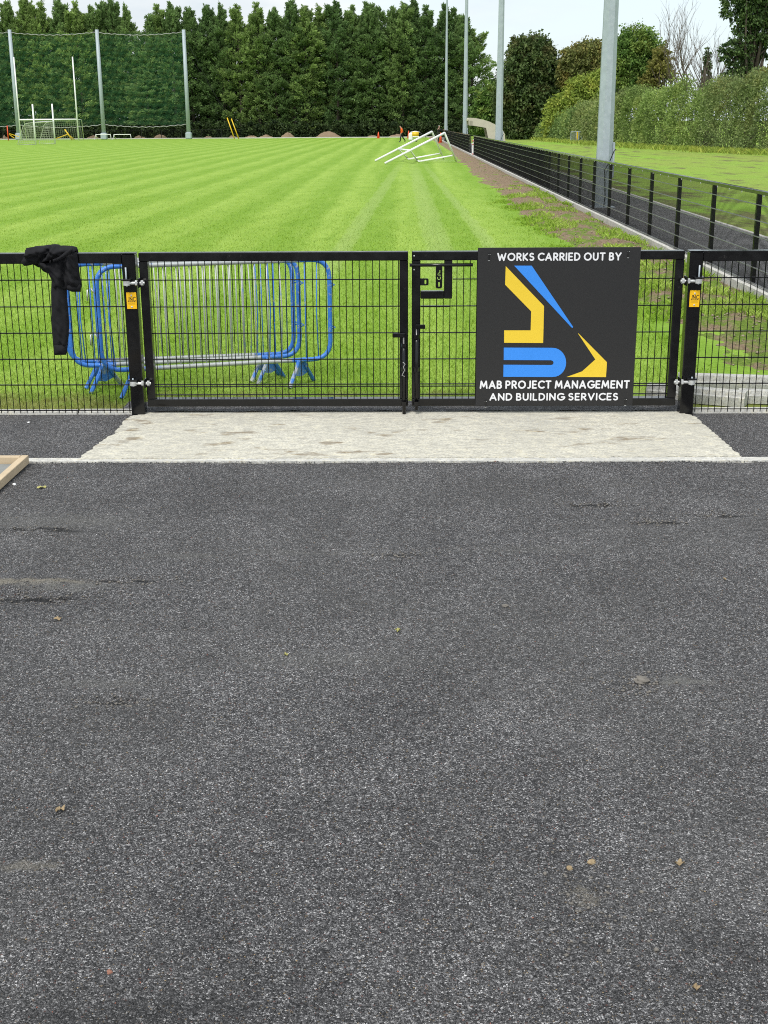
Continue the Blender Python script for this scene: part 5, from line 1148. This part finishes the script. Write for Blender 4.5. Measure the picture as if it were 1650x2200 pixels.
def person(label, x, y, rz, J, top, trousers, hairm, sleeve=True, long_top=False):
    """J: joint positions, facing +X; built as one skinned body with clothing shells over it"""
    o = thing('person', label, 'person', (x, y, 0), None, rz); vt, ed, ra = [], [], []
    def chain(names, rads, start=None):
        prev = start
        for n_, r_ in zip(names, rads):
            vt.append(J[n_] if isinstance(n_, str) else n_); ra.append(r_); i = len(vt) - 1
            if prev is not None: ed.append((prev, i))
            prev = i
        return prev
    pel = chain(['pelvis'], [.125]); ch = chain(['waist', 'chest'], [(.14, .11), (.16, .115)], pel); nk = chain(['neck'], [.055], ch); chain(['headlow', 'headtop'], [(.072, .078), (.075, .085)], nk)
    for s in 'LR':
        chain([s + 'hip', s + 'knee', s + 'ankle', s + 'toe'], [.085, .058, .042, .038], pel)
        w = chain([s + 'sho', s + 'elb', s + 'wri'], [.058, .044, .030], ch); d = (Vector(J[s + 'wri']) - Vector(J[s + 'elb'])).normalized(); hp = Vector(J[s + 'wri']) + d * .07
        pm_ = chain([hp], [.032], w); sd = Vector((d.z, 0, -d.x)).normalized() if abs(d.y) < .9 else Vector((1, 0, 0))
        for k in range(4):
            b = hp + sd * (k - 1.5) * .021; l = (.075, .085, .078, .06)[k]; chain([b + d * .02, b + d * l * .6 + Vector((0, .008, -.01)), b + d * l + Vector((0, .012, -.022))], [.010, .009, .008], pm_)
        chain([Vector(J[s + 'wri']) + sd * .04 + d * .03, Vector(J[s + 'wri']) + sd * .062 + d * .06], [.011, .009], w)
    skin_mesh('body', vt, ed, ra, M['skin'], o)
    def shell(name, chains, mat):
        vt2, ed2, ra2 = [], [], []; ids = {}
        for c in chains:
            prev = None
            for n_, r_ in c:
                if n_ not in ids: ids[n_] = len(vt2); vt2.append(J[n_] if isinstance(n_, str) else n_); ra2.append(r_)
                if prev is not None: ed2.append((prev, ids[n_]))
                prev = ids[n_]
        skin_mesh(name, vt2, ed2, ra2, mat, o)
    tp = [[('hem' if long_top else 'pelvis', .165), ('waist', (.175, .15)), ('chest', (.195, .15)), ('neck', .075)]]
    for s in 'LR': tp.append([('chest', (.195, .15)), (s + 'sho', .08), (s + 'elb', .062)] + ([(s + 'wri', .048)] if sleeve else []))
    shell('jacket', tp, top)
    shell('trousers', [[('pelvis', .15), (s + 'hip', .105), (s + 'knee', .078), (s + 'ankle', .062)] for s in 'LR'], trousers)
    for s in 'LR': shell('boot', [[(s + 'ankle', .06), (s + 'toe', .055)]], M['blackplastic'])
    ht = Vector(J['headtop']); hl = Vector(J['headlow']); b = (ht - hl).normalized(); back = Vector((-.03, 0, .02))
    shell('hair', [[(tuple(hl + back + b * .05), .07), (tuple(ht + back * .7 + b * .02), .088)]], hairm)
    f = Vector((.08, 0, 0)); mb2 = MB()
    for dy, dzz, r_ in ((0, .045, .014), (.03, .075, .008), (-.03, .075, .008), (0, .005, .010)): c_ = hl + f + b * dzz; mb2.tube([c_ + Vector((-.02, dy, 0)), c_ + Vector((.006, dy, 0))], r_, 6)
    mb2.build('face', M['skin'], o, True, world=False)
    return o
J1 = dict(pelvis=(0, 0, .95), waist=(.02, 0, 1.12), chest=(.07, 0, 1.36), neck=(.13, 0, 1.53), headlow=(.19, 0, 1.60), headtop=(.24, 0, 1.72), Lhip=(0, .09, .90), Lknee=(.17, .09, .52), Lankle=(.22, .09, .09), Ltoe=(.36, .09, .045),
          Rhip=(0, -.09, .90), Rknee=(-.08, -.09, .50), Rankle=(-.36, -.09, .14), Rtoe=(-.26, -.09, .05), Lsho=(.06, .2, 1.44), Lelb=(-.02, .25, 1.17), Lwri=(.10, .24, .95), Rsho=(.06, -.2, 1.44), Relb=(.03, -.25, 1.16), Rwri=(.17, -.22, .95))
p = at(864, 305, 144.5); person('person in an orange top and black trousers walking with head bowed', p.x, 144.5, R(180), J1, M['orange'], M['darkcloth'], M['hair'])
J2 = dict(pelvis=(0, 0, .96), hem=(0, 0, .82), waist=(0, 0, 1.12), chest=(.03, 0, 1.38), neck=(.06, 0, 1.55), headlow=(.08, 0, 1.62), headtop=(.09, 0, 1.75), Lhip=(0, .1, .92), Lknee=(.02, .1, .50), Lankle=(0, .1, .09), Ltoe=(.14, .1, .045),
          Rhip=(0, -.1, .92), Rknee=(.02, -.1, .50), Rankle=(-.02, -.1, .09), Rtoe=(.12, -.1, .045), Lsho=(.02, .2, 1.45), Lelb=(.28, .24, 1.27), Lwri=(.52, .2, 1.30), Rsho=(.02, -.2, 1.45), Relb=(.27, -.25, 1.26), Rwri=(.52, -.2, 1.30))
p = at(942, 300, 139); person('person in a long dark coat with grey hair leaning on the side fence', p.x, 139, R(10), J2, M['darkcloth'], M['darkcloth'], M['hairw'], True, True)

# ------------------------------------------------------------------ precast kerb beams, timber form, litter
def beam(label, a_, b_, h, w, rz=0):
    a_, b_ = Vector(a_), Vector(b_); d = (b_ - a_).normalized(); n = Vector((-d.y, d.x)); o = thing('kerb_beam', label, 'concrete beam', (a_.x, a_.y, 0), 'precast beams lying behind the fence')
    prof = [(0, 0), (0, h * .62), (.018, h * .70), (.03, h * .97), (.04, h), (w - .01, h), (w, h - .01), (w, 0)]; mb = MB()
    mb.prism(prof, lambda p: (a_.x + n.x * p[0], a_.y + n.y * p[0], p[1] + .004), lambda p: (b_.x + n.x * p[0], b_.y + n.y * p[0], p[1] + .004)); q = mb.build('beam_body', M['beam'], o); fix_normals(q)
    return o
beam('pale concrete kerb beam lying nearest behind the right post', (1.95, 9.93), (2.655, 9.60), .115, .13)
beam('pale concrete kerb beam lying farther back behind the right fence', (2.26, 10.16), (3.60, 9.93), .15, .13)
beam('pale concrete kerb beam end at the right edge behind the fence', (2.66, 9.76), (3.6, 9.62), .10, .12)
cz = .066; c0 = gp(61, 978, cz); c1 = gp(-2, 1034, cz); dv = (c1 - c0); dv.z = 0; L_ = dv.length; dv.normalize()
TF = thing('timber_frame', 'pale timber form frame round a sunken cover at the left edge of the asphalt', 'timber frame', (c0.x, c0.y, 0)); nv_ = Vector((-dv.y, dv.x, 0))
nv_ = nv_ if nv_.x < 0 else -nv_
def timber(a_, d_, L__, n_, name, w=.047, z0=.012, z1=cz):
    m2 = MB(); pr_ = [(0, z0), (0, z1 - .003), (.003, z1), (w - .003, z1), (w, z1 - .003), (w, z0)]
    m2.prism(pr_, lambda p: a_.xy.to_3d() + n_ * p[0] + Vector((0, 0, p[1])), lambda p: a_.xy.to_3d() + d_ * L__ + n_ * p[0] + Vector((0, 0, p[1]))); q = m2.build(name, M['timber'], TF); fix_normals(q)
timber(c0, dv, 1.1, nv_, 'side_board'); bd = Vector((-1, 0, 0)); timber(c0 + nv_ * .049 + Vector((0, 0, 0)), bd, 1.0, Vector((0, -1, 0)), 'back_board')
timber(c0 + dv * 1.1 + nv_ * .049, bd, 1.0, Vector((0, -1, 0)), 'front_board')
m2 = MB(); m2.prism([(0, 0), (1, 0), (1, 1), (0, 1)], lambda p: c0.xy.to_3d() + nv_ * .05 + bd * p[0] * 1.0 + dv * (.06 + p[1]) + Vector((0, 0, .022)), lambda p: c0.xy.to_3d() + nv_ * .05 + bd * p[0] + dv * (.06 + p[1]) + Vector((0, 0, .01))); q = m2.build('cover', M['manhole'], TF); fix_normals(q)
def leaf(label, px, py, w, mat, seed, lobed=True):
    w *= .78; r = random.Random(seed); p = gp(px, py); z = float(road_z(np.array([p.x]), np.array([p.y]))[0]); n = 22; V = [(0, 0, .006)]
    for k in range(n):
        a_ = 2 * math.pi * k / n; rr = w * (.62 + (.38 * abs(math.cos(2.5 * a_)) if lobed else .15 * math.cos(2 * a_) + .1)) * r.uniform(.85, 1.1); V.append((math.cos(a_) * rr, math.sin(a_) * rr * .75, .003 + .012 * abs(math.sin(a_ * 1.5 + seed)) * r.uniform(.6, 1.2)))
    F = [(0, 1 + k, 1 + (k + 1) % n) for k in range(n)]; V += [(v[0], v[1], v[2] - .0012) for v in V]; F += [(f[0] + n + 1, f[2] + n + 1, f[1] + n + 1) for f in F[:n]] + [(1 + k, n + 2 + k, n + 2 + (k + 1) % n, 1 + (k + 1) % n) for k in range(n)]
    o = link('fallen_leaf', mesh_from('fallen_leaf', V, F), None, mat); o.location = (p.x, p.y, z + .001); o.rotation_euler = (0, 0, r.uniform(0, 6)); tag(o, label, 'leaf', 'fallen leaves on the asphalt')
for i, (px_, py_, w_, m_, l_) in enumerate(((124, 1333, .026, 'leafdry', 'dry tan leaf on the asphalt near the left edge, halfway down'), (855, 1357, .02, 'leafyellow', 'pale yellow green leaf at the middle of the asphalt'), (130, 1743, .024, 'leafdry', 'curled tan leaf low on the left of the asphalt'), (1460, 1860, .02, 'leafdry', 'curled tan leaf low on the right of the asphalt'),
                                            (1557, 1246, .02, 'leafdry', 'pale oval leaf near the right edge of the asphalt'), (615, 1408, .016, 'leafyellow', 'small crumpled yellow leaf left of the middle of the asphalt'), (90, 1048, .04, 'leafyellow', 'yellowing leaf beside the timber frame'), (1495, 2128, .015, 'leafdry', 'small tan leaf in the bottom right corner of the asphalt'), (545, 880, .02, 'leafyellow', 'leaf lying before the left gate leaf'))):
    leaf(l_, px_, py_, w_, M[m_], i + 3, i != 4)
def pebble(label, px, py, r_, mat, seed, name='pebble'):
    rr = random.Random(seed); p = gp(px, py); z = float(road_z(np.array([p.x]), np.array([p.y]))[0]); V, F = [], []; nu, nv__ = 9, 6
    for j in range(nv__):
        th = math.pi * (j + .5) / nv__
        for k in range(nu): a_ = 2 * math.pi * k / nu; q = r_ * rr.uniform(.75, 1.15); V.append((q * math.sin(th) * math.cos(a_) * 1.2, q * math.sin(th) * math.sin(a_), q * .6 * math.cos(th)))
    F = [(j * nu + k, j * nu + (k + 1) % nu, (j + 1) * nu + (k + 1) % nu, (j + 1) * nu + k) for j in range(nv__ - 1) for k in range(nu)] + [tuple(range(nu)), tuple(range(nv__ * nu - 1, (nv__ - 1) * nu - 1, -1))]
    o = link(name, mesh_from(name, V, F), None, mat); o.location = (p.x, p.y, z + r_ * .35); o.rotation_euler = (0, 0, rr.uniform(0, 6)); fix_normals(o); tag(o, label, 'stone' if name == 'pebble' else 'mud', None)
pebble('flat grey clod of dried mud right of centre on the asphalt', 1378, 1468, .028, M['clod'], 1, 'mud_clod')
pebble('tan pebble, left of the pair low on the right of the asphalt', 1223, 1866, .010, M['leafdry'], 2); pebble('tan pebble, right of the pair low on the right of the asphalt', 1271, 1853, .012, M['leafdry'], 3)
pebble('dark edged pebble right of the middle of the asphalt', 1086, 1302, .014, M['clod'], 4); pebble('reddish stone chip in the bottom left of the asphalt', 236, 2090, .008, M['brickchip'], 5); pebble('white pebble beside the timber frame', 31, 1042, .012, M['white'], 6)
pebble('white flat pebble before the left gate leaf on the slab edge', 62, 908, .010, M['white'], 7)
